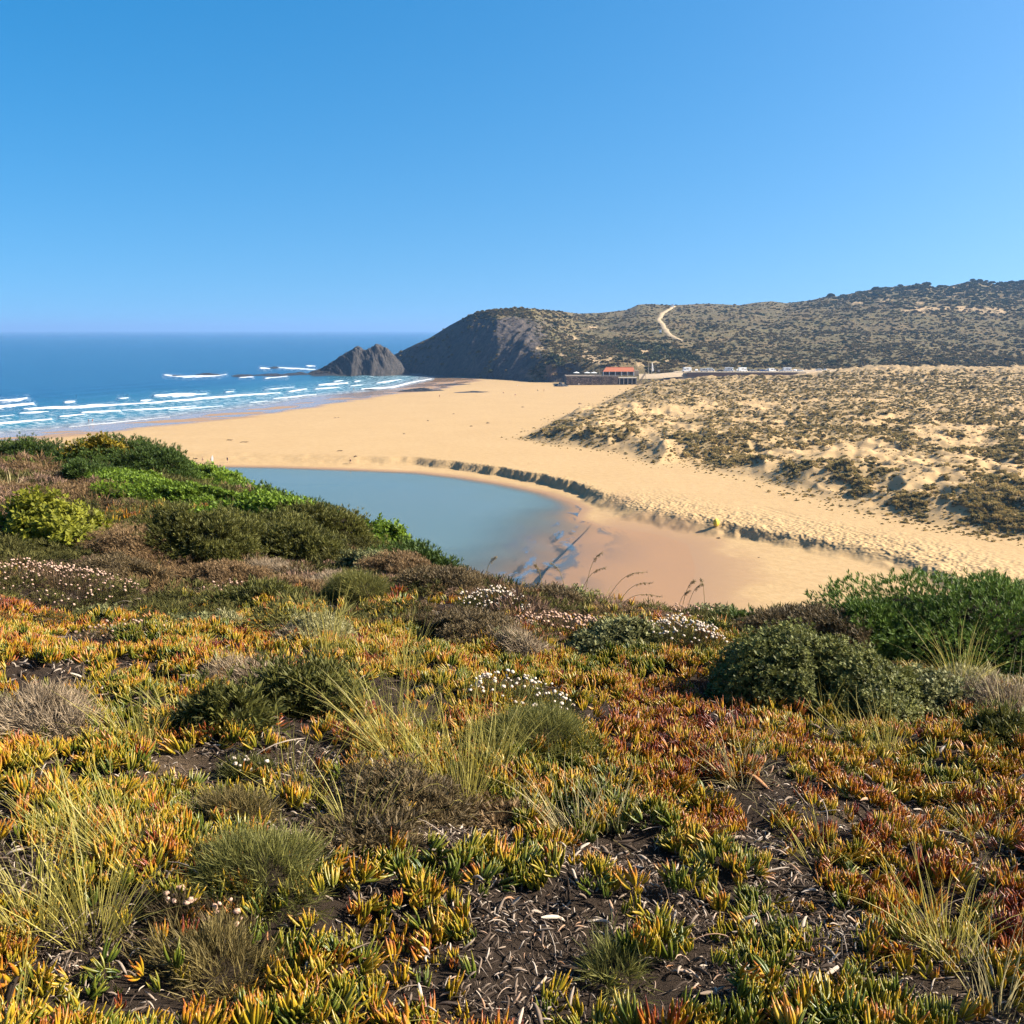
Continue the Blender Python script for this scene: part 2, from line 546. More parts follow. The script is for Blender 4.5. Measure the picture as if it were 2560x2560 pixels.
def on_sand(px, py):
    ys = np.arange(110., 760., .25)
    q = float(lat(px, py)); z = EYE + float(slope(py)) * ys
    g = beach_z(q * ys, ys)
    i = int(np.argmax(g >= z)) if (g >= z).any() else len(ys) - 1
    return np.array([q * ys[i], ys[i], g[i]])

# ------------------------------------------------------------------ lagoon
gx, gy = np.meshgrid(np.arange(-200, 75, 1.5), np.arange(58, 305, 1.5))
dl_, _, _ = seg_dist(LAGOON, gx, gy, True)
il = inside(LAGOON, gx, gy)
sd = np.where(il, -dl_, dl_)
ddp, sgp, _ = seg_dist(DEEP, gx, gy)
deep = ss(-6, 26, -sgp * ddp + 8 * (fbm(gx / 12, gy / 12, 3) - .5)) * ss(.5, -5, sd)
rip = np.exp(-((-sgp * ddp - 3) / 7.0) ** 2)
F = grid_faces(*gx.shape)
keep = (sd.ravel() < 3.5)[F].any(1)
me = mesh_np('lagoon', np.stack([gx, gy, np.full_like(gx, 1.0)], 2).reshape(-1, 3), F[keep], {'deep': deep, 'ripple': rip, 'film': ss(-1, -22, sd + 10 * (fbm(gx / 9, gy / 14, 13, 3) - .5))})
t = NT('lagoon_water')
P = t.pos()
rp = t.noise(1.3, 3, coord=t.scaled(P, (1, .45, 1)))
rn = t.noise(.16, 5, .6, coord=t.scaled(P, (1.6, .55, 1)), dist=.8)
ripm = t.math('MULTIPLY', t.attr('ripple'), t.maprange(rn, .50, .60), True)
nrm = t.bump(rp, t.math('ADD', .05, t.math('MULTIPLY', ripm, .5)), .12)
cc = t.mix(t.noise(.03, 3, coord=P), (.085, .125, .112), (.105, .135, .118))
cc = t.mix(t.math('MULTIPLY', ripm, .7), cc, (.03, .085, .16))  # blue of the reflected higher sky painted into the rippled water
body = t.n('BsdfDiffuse', Color=cc).outputs[0]
clear = t.n('BsdfTransparent', Color=(.985, .965, .95)).outputs[0]
q = t.n('MixShader'); t.set(q, '#0', t.math('MAXIMUM', t.math('MULTIPLY', t.attr('deep'), .93), t.math('MULTIPLY', ripm, .7))); t.set(q, '#1', clear); t.set(q, '#2', body)
gl = t.n('BsdfGlossy', Color=(1, 1, 1), Roughness=.07, Normal=nrm).outputs[0]
fr = t.n('Fresnel', IOR=1.33, Normal=nrm).outputs[0]
q2 = t.n('MixShader'); t.set(q2, '#0', t.math('MULTIPLY', fr, t.math('ADD', t.math('MULTIPLY', t.attr('film'), .20), t.math('MULTIPLY', t.math('MAXIMUM', t.attr('deep'), ripm), .62)))); t.set(q2, '#1', q.outputs[0]); t.set(q2, '#2', gl)
tag(obj('lagoon', me, t.done(q2.outputs[0])), kind='structure')

# ------------------------------------------------------------------ sea
BREAK = [([(0, 1006), (46, 1003), (68, 999)], 4, 1), ([(-90, 1027), (0, 1021), (83, 1013)], 4, 1), ([(60, 1027), (139, 1022)], 3, 1), ([(50, 1034), (122, 1029)], 2, 1),
 ([(162, 1007), (187, 1005)], 2, 1), ([(298, 999), (320, 998)], 3, 1), ([(353, 1003), (381, 1001)], 2, 1), ([(386, 993), (450, 990), (515, 987)], 4.2, 1),
 ([(120, 1024), (185, 1021), (232, 1017), (298, 1014), (397, 1009), (487, 1002), (616, 990)], 3.6, 1), ([(486, 1000), (620, 989), (699, 985)], 3, 1), ([(565, 982), (582, 981)], 3, 1),
 ([(305, 1027), (400, 1023), (490, 1017)], 2, 1), ([(205, 1034), (300, 1029)], 3, 1), ([(150, 1044), (212, 1039)], 3, 1), ([(-90, 1071), (0, 1062), (129, 1052)], 3.4, 1), ([(-60, 1049), (36, 1041)], 3, 1),
 ([(420, 1026), (556, 1016)], 1.5, .9), ([(663, 976), (734, 970)], 3, 1), ([(722, 981), (765, 974)], 2.5, 1), ([(789, 974), (848, 970)], 2.5, 1), ([(797, 965), (868, 959)], 2.4, 1),
 ([(836, 955), (858, 953)], 2, 1), ([(887, 955), (901, 953)], 1.8, 1), ([(876, 966), (907, 963)], 1.6, 1), ([(943, 959), (1003, 950)], 2, 1), ([(903, 974), (982, 969), (1025, 958), (1080, 948)], 2, 1),
 ([(624, 1008), (667, 1004)], 1.5, .9), ([(683, 998), (789, 987)], 1.5, .9), ([(411, 939), (459, 943), (545, 941), (565, 937)], 2.5, 1), ([(600, 945), (632, 944)], 2, 1), ([(663, 946), (718, 943)], 2.4, 1),
 ([(651, 921), (675, 923)], 2.4, 1), ([(695, 920), (789, 925)], 2, .9), ([(767, 915), (787, 916)], 1.8, 1), ([(172, 1069), (300, 1056), (424, 1043)], 1.2, .8), ([(-400, 1050), (-250, 1030), (-120, 1018)], 4, 1), ([(-500, 1100), (-300, 1080), (-120, 1066)], 4, 1)]
pys = np.concatenate([np.arange(1215, 1085, -3.0), np.arange(1085, 905, -.8), np.arange(905, 836, -1.5)])
Ys = np.concatenate([-EYE / slope(pys), np.geomspace(9500, 60000, 22)])
pxs = np.concatenate([np.arange(-2200, -300, 40), np.arange(-300, 1130, 3.2), np.arange(1130, 3600, 60)])
YS, QS = np.meshgrid(Ys, (pxs - 1280) / FPX, indexing='ij')
XS = QS * YS
ds, sg, _ = seg_dist(SHORE, XS, YS)
doff = sg * ds
spx, spy = pix(XS, YS, np.zeros_like(XS))
foam = np.zeros_like(XS); ridge = np.zeros_like(XS); trail = np.zeros_like(XS)
near = (YS < 1300) & (doff > -30)
jit = (fbm(XS / 4.0, YS / 7.0, 55, 4, .65) - .5)
for pts, hw, inten in BREAK:
    pts = np.array(pts, float)
    m = near & (spx > pts[:, 0].min() - 20) & (spx < pts[:, 0].max() + 20) & (spy > pts[:, 1].min() - 14) & (spy < pts[:, 1].max() + 14)
    if not m.any(): continue
    d, s_, pr = seg_dist(pts, spx[m], spy[m])
    tt = pr / (len(pts) - 1)
    hwv = .78 * hw * (.55 + .45 * np.sin(np.clip(tt * 1.1 + .03, 0, 1) * math.pi)) * (.95 + 1.5 * jit[m])
    foam[m] = np.maximum(foam[m], inten * ss(1.35, .6, d / np.maximum(hwv, .4)))
    trail[m] = np.maximum(trail[m], ss(4.5, 1.0, d / hw) * (.9 if hw > 1.9 else .4))
    ridge[m] = np.maximum(ridge[m], ss(2.4, 0, d / hw) * min(1, hw / 3.5))
lace = ss(-2, 6, doff) * ss(95, 30, doff + 30 * jit) * ss(1400, 1000, YS)
lace = np.maximum(lace, trail * (.6 + 1.2 * jit))
sw = np.sin(doff / 4.6 + 2.2 * fbm(XS / 60, YS / 60, 71, 2)) * ss(30, 70, doff) * ss(300, 120, doff) * .32
ZS = 0.0 + ridge * .85 + np.where(near, sw, 0) + np.where(YS < 2500, .25 * (fbm(XS / 14.0, YS / 18.0, 66, 3) - .5), 0) * ss(5, 60, doff)
me = mesh_np('sea', np.stack([XS, YS, ZS], 2).reshape(-1, 3), grid_faces(*XS.shape), {'foam': foam, 'lace': np.clip(lace, 0, 1), 'shoal': ss(170, 8, doff) * (YS < 2500), 'edge': ss(26, 0, doff)})
t = NT('sea_water')
P = t.pos()
sc_ = t.scaled(P, (.35, 1.0, 1.0))
nz = t.noise(.10, 6, .62, coord=sc_)
nz2 = t.noise(.9, 3, .6, coord=sc_)
nrm = t.bump(t.math('ADD', t.math('MULTIPLY', nz, 3.2), t.math('MULTIPLY', nz2, .5)), .55, 1.0)
c = t.mix(t.maprange(nz, .3, .7), (.002, .037, .092), (.008, .068, .140))
c = t.mix(t.attr('shoal'), c, (.025, .115, .145))
c = t.mix(t.math('MULTIPLY', t.attr('edge'), .8), c, (.19, .155, .13))
fn = t.noise(.45, 5, .65, coord=t.scaled(P, (.5, 1.0, 1.0)), dist=.6)
lf = t.math('MULTIPLY', t.attr('lace'), t.maprange(fn, .50, .66), True)
ff = t.math('MAXIMUM', t.attr('foam'), t.math('MULTIPLY', lf, .75))
c = t.mix(ff, c, (.62, .64, .66))
rr = t.math('ADD', .22, t.math('MULTIPLY', ff, .6))
M_SEA = t.done(t.principled(c, rr, .18, nrm))
tag(obj('sea', me, M_SEA), kind='structure')

# ------------------------------------------------------------------ headland and hills
SKYLINE = [(880, 945), (940, 905), (987, 886), (1032, 864), (1078, 843), (1124, 814), (1177, 786), (1217, 776), (1244, 772), (1323, 771), (1399, 778), (1446, 784), (1500, 782), (1565, 775), (1580, 768), (1591, 762), (1615, 760), (1681, 763), (1764, 759), (1847, 763), (1880, 757), (1923, 753), (1960, 758), (2019, 751), (2072, 738), (2086, 741), (2185, 720), (2240, 716), (2307, 708), (2321, 718), (2357, 716), (2417, 702), (2437, 701), (2476, 711), (2533, 706), (2560, 695), (2700, 690), (2950, 680), (3300, 690)]
KN = {870: [(950.0, 930.0), (948.9, 935.0), (947.9, 940.0), (946.9, 945.0), (946.0, 950.0), (945.0, 955.0)],
 940: [(932.0, 928.0), (925.8, 933.2), (920.3, 938.4), (915.0, 943.6), (909.9, 948.8), (905.0, 954.0)],
 987: [(926.0, 922.0), (916.8, 927.6), (908.6, 933.2), (900.8, 938.8), (893.3, 944.4), (886.0, 950.0)],
 1032: [(929.0, 893.0), (913.8, 901.6), (900.4, 910.2), (887.7, 918.8), (875.6, 927.4), (864.0, 936.0)],
 1124: [(936.0, 845.0), (906.6, 859.6), (881.1, 874.2), (857.5, 888.8), (835.2, 903.4), (814.0, 918.0)],
 1177: [(940.0, 810.0), (902.3, 827.8), (869.9, 845.6), (840.1, 863.4), (812.2, 881.2), (786.0, 899.0)],
 1244: [(946.0, 768.0), (902.3, 790.8), (865.3, 813.6), (831.7, 836.4), (800.8, 859.2), (772.0, 882.0)],
 1323: [(954.0, 722.0), (905.2, 758.6), (865.3, 795.2), (830.3, 831.8), (799.1, 868.4), (771.0, 905.0)],
 1375: [(955, 706), (915, 716), (884, 765), (846, 830), (805, 900), (775, 975)], 1446: [(955, 700), (906, 706), (880, 770), (850, 860), (810, 1000), (784, 1200)],
 1520: [(942, 690), (905, 704), (875, 770), (845, 880), (810, 1030), (780, 1250)], 1600: [(942, 695), (905, 715), (870, 790), (840, 890), (800, 1040), (761, 1290)],
 1764: [(936, 705), (905, 745), (870, 820), (835, 920), (795, 1070), (759, 1320)], 1923: [(934, 710), (905, 750), (870, 830), (835, 930), (795, 1080), (753, 1350)],
 2072: [(932, 715), (900, 760), (865, 840), (830, 950), (785, 1090), (738, 1380)], 2185: [(930, 718), (900, 760), (865, 840), (825, 960), (772, 1100), (720, 1400)],
 2307: [(929, 720), (900, 760), (860, 850), (820, 970), (768, 1110), (708, 1400)], 2560: [(927, 720), (895, 770), (855, 860), (810, 980), (765, 1130), (695, 1420)], 3300: [(920, 720), (890, 770), (850, 860), (800, 980), (750, 1130), (690, 1420)]}
k_px = np.array(sorted(KN)); k_q = (k_px - 1280) / FPX / 1.012
sk = np.array(SKYLINE, float); sk_q = (sk[:, 0] - 1280) / FPX / 1.012
KY = np.array([[p[1] for p in KN[k]] for k in k_px], float); KP = np.array([[p[0] for p in KN[k]] for k in k_px], float)

def hill_cols(q):
    Yk = np.stack([np.interp(q, k_q, KY[:, i]) for i in range(6)], -1)
    Pk = np.stack([np.interp(q, k_q, KP[:, i]) for i in range(5)] + [np.interp(q, sk_q, sk[:, 1])], -1)
    return Yk, EYE + slope(Pk) * Yk

def hill_z(X, Y):
    X = np.asarray(X, float); Y = np.asarray(Y, float)
    q = X / Y
    Yk, Zk = hill_cols(q)
    z = np.where(Y < Yk[..., 0], Zk[..., 0] - (Yk[..., 0] - Y) * .55, Zk[..., 5] - (Y - Yk[..., 5]) * .35)
    for i in range(5):
        m = (Y >= Yk[..., i]) & (Y <= Yk[..., i + 1])
        f = (Y - Yk[..., i]) / (Yk[..., i + 1] - Yk[..., i] + 1e-9)
        z = np.where(m, Zk[..., i] * (1 - f) + Zk[..., i + 1] * f, z)
    tt = np.clip((Y - Yk[..., 0]) / (Yk[..., 5] - Yk[..., 0]), 0, 1)
    env = np.sin(tt * math.pi) ** .6
    rocky = ss(.09, .0, q)                       # the cliffs of the headland
    g1 = 1 - np.abs(2 * fbm((X + .35 * Y) / 38., Y / 120., 101, 4) - 1) * 2
    z = z + env * (rocky * (4.5 * g1 + 2.5 * (fbm(X / 11., Y / 11., 103, 4) - .5)) * ss(-.12, .02, q) + rocky * (4.5 * (fbm((X + Y * .5) / 16., (Y - X * .3) / 40., 106, 5, .6) - .5) + 2.2 * (1 - np.abs(2 * fbm((X - Y * .4) / 10., Y / 26., 113, 3) - 1) * 2)) + (1 - rocky) * (7.0 * (fbm(X / 60., Y / 75., 105, 4) - .5) + 2.2 * (fbm(X / 14., Y / 18., 109, 3) - .5)))
    return z

def hill_hit(px, py, y0=640., y1=1500.):
    ys = np.arange(y0, y1, 1.0)
    q = float(lat(px, py)); z = EYE + float(slope(py)) * ys
    g = hill_z(q * ys, ys)
    i = np.argmax(g >= z) if (g >= z).any() else len(ys) - 1
    return np.array([q * ys[i], ys[i], g[i]])

tq = np.concatenate([[-.12, -.06, -.02], np.linspace(0, 1, 230), [1.02, 1.05, 1.1, 1.2, 1.4, 1.8]])
qc = (np.concatenate([np.arange(860, 2640, 2.8), np.arange(2640, 3300, 20)]) - 1280) / FPX / 1.012
Yk, Zk = hill_cols(qc)
# rows follow the profile knots so that cliff feet stay crisp
tk = np.linspace(0, 1, 6)
HY = np.empty((len(tq), len(qc)))
for j in range(len(qc)):
    HY[:, j] = np.where(tq < 0, Yk[j, 0] + tq * 300, np.where(tq > 1, Yk[j, 5] + (tq - 1) * 500, np.interp(tq, tk, Yk[j])))
HX = HY * qc[None, :]
HZ = hill_z(HX, HY)
hpx, hpy = pix(HX, HY, HZ)
gyz, gxz = np.gradient(HZ)
dY = np.gradient(HY, axis=0); dX = np.gradient(HX, axis=1)
steep = np.hypot(gyz / np.maximum(dY, .3), gxz / np.maximum(np.abs(dX), .3))
qn = HX / HY
nrk = fbm(HX / 16., HY / 16., 121, 4)
rock = ss(.36, .62, steep + .5 * (nrk - .5)) * ss(.095, .055, qn) * ss(.02, -.03, qn + .12 * (hpy < 792) * ss(1190, 1260, hpx) * 1.0)
rock = np.maximum(rock, ss(.0, -.06, qn) * ss(784, 792, hpy + 8 * (nrk - .5)))
rock = np.maximum(rock, ss(.035, .015, qn) * ss(788, 800, hpy + 16 * (nrk - .5)) * ss(.34, .5, nrk + .12))
rock = np.clip(np.maximum(rock, ss(.4, .8, steep) * ss(.075, .05, qn) * (hpy > 790)), 0, 1)
def blobs(lst, seed):
    m = np.zeros_like(HX)
    for x, y, rx, ry in lst:
        d = np.hypot((hpx - x) / rx, (hpy - y) / ry)
        m = np.maximum(m, ss(1.0, .55, d + 1.1 * (fbm(HX / 9., HY / 12., seed, 3) - .5)))
    return m
sandm = blobs([(1560, 912, 60, 18), (1610, 880, 26, 16), (1500, 900, 40, 20), (1430, 845, 18, 12), (1465, 885, 22, 12), (1660, 908, 40, 13), (1480, 818, 18, 4), (2385, 728, 26, 18), (2215, 750, 24, 6), (2145, 757, 16, 5), (2300, 757, 12, 4), (2290, 775, 40, 9), (2480, 777, 55, 12), (2420, 772, 30, 8), (1400, 892, 30, 10), (1350, 870, 16, 8), (2140, 925, 260, 3), (2360, 770, 120, 6)], 131)
sandm = sandm * ss(.36, .52, fbm(HX / 7.0 + 2, HY / 16.0, 137, 4))
redm = np.maximum(blobs([(1372, 925, 28, 30), (1335, 935, 26, 18)], 141), .0)
bluf = blobs([(1630, 882, 70, 26), (1700, 890, 60, 16), (1570, 865, 70, 10), (1400, 905, 26, 12)], 151)
me = mesh_np('hillside', np.stack([HX, HY, HZ], 2).reshape(-1, 3), grid_faces(*HX.shape), {'rock': rock, 'sandy': sandm, 'red': redm, 'lush': bluf})
t = NT('hill_ground')
P = t.pos()
a = t.noise(.035, 5, coord=P); b = t.noise(.22, 5, .65, coord=P); cfine = t.noise(.9, 3, .6, coord=P)
veg = t.mix(t.maprange(a, .35, .65), (.150, .102, .046), (.120, .097, .040))
veg = t.mix(t.maprange(b, .42, .62), t.mix(1, veg, (.62, .66, .62), 'MULTIPLY'), veg)
veg = t.mix(t.maprange(cfine, .55, .72), veg, (.175, .135, .075))
veg = t.mix(t.attr('lush'), veg, t.mix(b, (.035, .048, .020), (.07, .085, .03)))
st = t.noise(.22, 6, .7, coord=t.scaled(P, (1.0, 1.0, .35)), dist=1.5)
rk = t.ramp(st, [(.25, (.018, .017, .018)), (.45, (.044, .037, .034)), (.62, (.090, .070, .055)), (.80, (.19, .145, .105))])
rk = t.mix(t.attr('red'), rk, t.ramp(st, [(.3, (.07, .035, .02)), (.6, (.26, .135, .065)), (.8, (.36, .22, .12))]))
c = t.mix(t.attr('rock'), veg, rk)
c = t.mix(t.math('MULTIPLY', t.attr('red'), .8), c, rk)
c = t.mix(t.attr('sandy'), c, (.33, .23, .125))
nrm = t.bump(t.math('ADD', t.math('MULTIPLY', b, 2.0), t.math('MULTIPLY', st, 2.5)), .7, 1.0)
tag(obj('hillside', me, t.done(t.principled(c, .9, .15, nrm))), kind='structure')

# ------------------------------------------------------------------ clifftop in front of the camera
EDGE = np.array([(-60, 90), (-30, 64), (-17, 47), (-12.5, 38), (-9.3, 30), (-6.3, 23), (-3.6, 17), (-1.3, 12.2), (.5, 9.6), (2.2, 8.6), (4.0, 8.8), (7, 9.8), (14, 12), (40, 16), (80, 20)], float)

def hf(X, Y):
    X = np.asarray(X, float); Y = np.asarray(Y, float)
    d, s_, _ = seg_dist(EDGE, X, Y)
    e = s_ * d                        # + beyond the edge, over the valley
    z = EYE - 1.42 - .108 * Y - .055 * X + .002 * np.minimum(X + 8, 0) ** 2 - .0017 * np.maximum(Y - 14, 0) ** 2
    amp = np.clip(Y / 6., .25, 1.3)
    z = z + .34 * amp * (fbm(X / 2.6, Y / 2.6, 201, 3) - .5) + .20 * (fbm(X / .6, Y / .6, 207, 3) - .5)
    u = np.maximum(e + 1.6, 0)
    z = z - np.where(u < 4, .11 * u * u, .88 * u - 1.76)
    return np.maximum(z, .4)

def on_ground(px, py, ymin=1.6):
    ys = np.concatenate([np.arange(ymin, 12, .02), np.arange(12, 60, .1)])
    q = float(lat(px, py)); z = EYE + float(slope(py)) * ys
    g = hf(q * ys, ys)
    ok = g >= z
    i = np.argmax(ok) if ok.any() else int(np.argmin(z - g))
    return np.array([q * ys[i], ys[i], g[i]])

yy = np.concatenate([np.linspace(-6, .8, 14), np.linspace(1.0, 12, 300), np.geomspace(12.1, 60, 130), np.geomspace(62, 150, 20)])
qq_ = np.concatenate([np.linspace(-1.6, -.72, 24), np.linspace(-.7, .7, 330), np.linspace(.72, 1.6, 24)])
CY, CQ = np.meshgrid(yy, qq_, indexing='ij')
CX = CQ * (np.maximum(CY, 0) + 2.2)
CZ = hf(CX, CY)
me = mesh_np('clifftop_ground', np.stack([CX, CY, CZ], 2).reshape(-1, 3), grid_faces(*CX.shape))
t = NT('clifftop_soil')
P = t.pos()
a = t.noise(3.0, 5, coord=P); b = t.noise(90., 6, .75, coord=P); d_ = t.noise(1.1, 3, coord=P)
c = t.mix(b, (.012, .008, .006), (.075, .052, .036))
c = t.mix(t.maprange(d_, .60, .74), c, t.mix(b, (.10, .068, .04), (.27, .185, .11)))
nrm = t.bump(t.math('ADD', t.math('MULTIPLY', a, .5), b), 1.0, .03)
tag(obj('clifftop_ground', me, t.done(t.principled(c, .95, .1, nrm))), kind='structure')

# ================================================================== FAR THINGS
# ------------------------------------------------------------------ rocks
t = NT('slate')
P = t.pos()
st = t.noise(.42, 7, .75, coord=t.scaled(P, (1.6, .8, .55)), dist=1.6)
c = t.ramp(st, [(.28, (.010, .010, .011)), (.48, (.030, .027, .026)), (.64, (.075, .062, .052)), (.80, (.19, .15, .11))])
M_SLATE = t.done(t.principled(c, .85, .25, t.bump(st, .8, 1.2)))
t = NT('wet_reef')
P = t.pos(); st = t.noise(.5, 5, .7, coord=P)
c = t.ramp(st, [(.3, (.010, .011, .013)), (.6, (.030, .027, .024)), (.8, (.075, .062, .050))])
M_REEF = t.done(t.principled(c, .55, .4, t.bump(st, .7, .6)))

def rock_mesh(name, sx, sy, sz, seed, jag=.5, nu=30, nv=10, strata=0.0):
    th = np.linspace(0, 2 * math.pi, nu, endpoint=False); rr = np.linspace(0, 1, nv)
    RR, TH = np.meshgrid(rr, th, indexing='ij')
    edge = .72 + .5 * fbm(np.cos(TH) * 2.2 + seed * 3.1, np.sin(TH) * 2.2, seed, 3)
    x = RR * np.cos(TH) * edge; y = RR * np.sin(TH) * edge
    prof = np.clip(1 - RR ** 1.8, 0, 1)
    n = fbm(x * 3 + seed, y * 3 + strata * x * 5, seed + 5, 4)
    rid = 1 - np.abs(2 * fbm(x * 4 - seed, y * 2.2, seed + 9, 3) - 1) * 1.6
    z = prof * (.55 + jag * (n - .5) * 2 + jag * .6 * rid) - .12 * (RR > .98) - .05
    V = np.stack([x * sx / 2, y * sy / 2, z * sz], 2).reshape(-1, 3)
    F = []
    for i in range(nv - 1):
        for k in range(nu):
            F.append((i * nu + k, (i + 1) * nu + k, (i + 1) * nu + (k + 1) % nu, i * nu + (k + 1) % nu))
    return mesh_np(name, V, np.array(F), smooth=False)

# twin-peaked stack at the tip of the headland
prof = [(770, 934), (780, 929), (810, 918), (856, 887), (894, 865), (900, 867), (906, 871), (916, 875), (930, 867), (944, 858), (951, 864), (959, 869), (966, 870), (972, 872), (987, 888), (1005, 915), (1025, 938)]
pa = np.array([at_depth(px, py, 888.) for px, py in prof])
xs = np.linspace(pa[0, 0], pa[-1, 0], 190); top = np.interp(xs, pa[:, 0], pa[:, 2])
top = top + (top > 6) * (1.5 * (fbm(xs / 2.2, xs * 0, 311, 3) - .5))
vs = np.linspace(-1, 1, 60)
VX, XXs = np.meshgrid(vs, xs, indexing='ij'); TOP = np.broadcast_to(top, VX.shape)
wd = 6 + .75 * TOP
zz = TOP * (1 - np.abs(VX) ** 1.15)
gr = fbm(XXs / 4.2 + VX * 4.4, VX * 3.1 + XXs / 14, 301, 5)
rid = 1 - np.abs(2 * fbm(XXs / 7.5 + VX * 3.0, VX * 2.3 + 5, 305, 4) - 1) * 2
zz = zz + np.clip(np.abs(VX) * 4 - .1, 0, 1) * TOP * (.34 * (gr - .5) + .12 * rid) * (1 - np.abs(VX)) * 1.6 - 1.2 * np.abs(VX) ** 3
me = mesh_np('sea_stack', np.stack([XXs + VX * 3.0, 888 + VX * wd * .9, zz], 2).reshape(-1, 3), grid_faces(*VX.shape), smooth=False)
tag(obj('sea_stack', me, M_SLATE), 'dark twin-peaked slate stack at the tip of the headland', 'sea stack')

ROCKS = [  # px0, px1, py, depth m, height m, label
 (418, 460, 941, 8, 1.6, 'low dark reef rock farthest out in the surf line'),
 (484, 555, 938, 10, 2.2, 'long dark reef rock second out from the headland'),
 (574, 640, 940, 12, 1.8, 'flat reef rock ringed by foam between surf and headland'),
 (630, 720, 939, 14, 2.4, 'dark reef ledge with foam along its near side'),
 (700, 800, 937, 16, 2.6, 'dark reef ledge running up to the foot of the twin-peaked stack'),
 (668, 702, 921, 8, 2.2, 'lone rock in white water beyond the reef'),
 (780, 900, 938, 18, 2.4, 'flat dark rock shelf below the twin-peaked stack'),
 (880, 1000, 936, 16, 2.2, 'flat dark rock shelf between stack and headland'),
 (985, 1100, 938, 14, 2.0, 'flat rock shelf at the foot of the dark headland slope'),
 (1080, 1180, 940, 12, 1.8, 'striped low rock shelf where the headland meets the beach'),
 (998, 1110, 979, 7, 2.6, 'dark ragged rock outcrop standing on the wet sand'),
 (898, 946, 976, 4, 1.0, 'small low rock awash at the edge of the surf'),
 (1130, 1240, 982, 6, 1.1, 'thin brown rock ledge half buried in the beach'),
 (1100, 1200, 962, 6, .9, 'thin dark ledge on wet sand under the headland'),
 (1385, 1420, 966, 6, 3.0, 'dark pointed rock at the foot of the cafe wall')]
for i, (p0, p1, py, dp, ht, lb) in enumerate(ROCKS):
    a = at((p0 + p1) / 2, py, .4); wdt = (p1 - p0) / FPX * a[1]
    z0 = max(0, float(beach_z(np.array([a[0]]), np.array([a[1]]))[0])) - .1
    a = at((p0 + p1) / 2, py, z0)
    me = rock_mesh('rock', wdt * 1.1, dp * 2.2, ht, 400 + i * 7, .45, 40, 9)
    tag(obj('rock', me, M_REEF, loc=a), lb, 'rock')

# ------------------------------------------------------------------ footpath up the hill
pp = [(1686, 766), (1675, 773), (1662, 780), (1652, 789), (1646, 798), (1652, 806), (1658, 814), (1662, 823), (1668, 832), (1680, 841), (1694, 848), (1712, 853)]
ph = np.array([hill_hit(a, b) for a, b in pp])
tt = np.linspace(0, len(ph) - 1, 90)
cx = np.interp(tt, np.arange(len(ph)), ph[:, 0]); cyy = np.interp(tt, np.arange(len(ph)), ph[:, 1])
tx = np.gradient(cx); ty = np.gradient(cyy); L = np.hypot(tx, ty) + 1e-9
V = []
for s_ in (-1, -.5, 0, .5, 1):
    wv = 2.3 * (1 + .35 * (vnoise(tt * 1.7, tt * 0 + s_, 12) - .5))
    x = cx - ty / L * s_ * wv; y = cyy + tx / L * s_ * wv
    V.append(np.stack([x, y, hill_z(x, y) + .55 - .5 * (abs(s_) == 1)], 1))
V = np.stack(V, 1).reshape(-1, 3)
tag(obj('footpath', mesh_np('footpath', V, grid_faces(90, 5)), plain('path_sand', (.40, .30, .18), .95, .1, .25, .6)), kind='structure')

def post(px, py, h, wdt, lb):
    p = hill_hit(px, py)
    m = MB().box((0, 0, h * .45), (wdt, wdt, h * .9), taper=.8)
    o = m.build('marker_pillar', M_WHITE, loc=p - [0, 0, .2])
    MB().box((0, 0, h * .93), (wdt * 1.05, wdt * 1.05, h * .12)).build('cap', M_WHITE, o)
    tag(o, lb, 'pillar')
M_WHITE = plain('white_paint', (.78, .77, .74), .6, .3, .06, 2.0)
post(1681, 769, 4.2, 2.6, 'white marker pillar on the skyline at the top of the footpath')
post(1651, 833, 3.4, 2.0, 'small white pillar beside the footpath halfway up the hill')

# ------------------------------------------------------------------ cafe with terrace
M_STONE = None
t = NT('rubble_wall')
P = t.pos()
vo = t.n('TexVoronoi', {'feature': 'F1'}, Scale=.9, Vector=t.scaled(P, (1, 1, 1.5)))
vd = t.n('TexVoronoi', {'feature': 'DISTANCE_TO_EDGE'}, Scale=.9, Vector=t.scaled(P, (1, 1, 1.5))).outputs['Distance']
sv = t.n('SeparateColor', Color=vo.outputs['Color']).outputs[0]
c = t.mix(sv, (.10, .075, .055), (.30, .23, .165))
c = t.mix(t.maprange(vd, .0, .08), (.05, .04, .032), c)
M_STONE = t.done(t.principled(c, .9, .15, t.bump(t.maprange(vd, 0, .12), .8, .15)))
M_TILE = plain('clay_tile', (.36, .115, .055), .85, .2, .22, 2.2)
M_WOOD = plain('weathered_wood', (.26, .20, .145), .85, .15, .25, 2.0)
M_RENDER = plain('sand_render', (.42, .32, .21), .9, .15, .12, 1.0)
M_DARK = plain('dark_glass', (.012, .013, .016), .15, .5, .1, 1.0)
M_CONC = plain('pale_concrete', (.42, .37, .30), .9, .15, .18, .7)

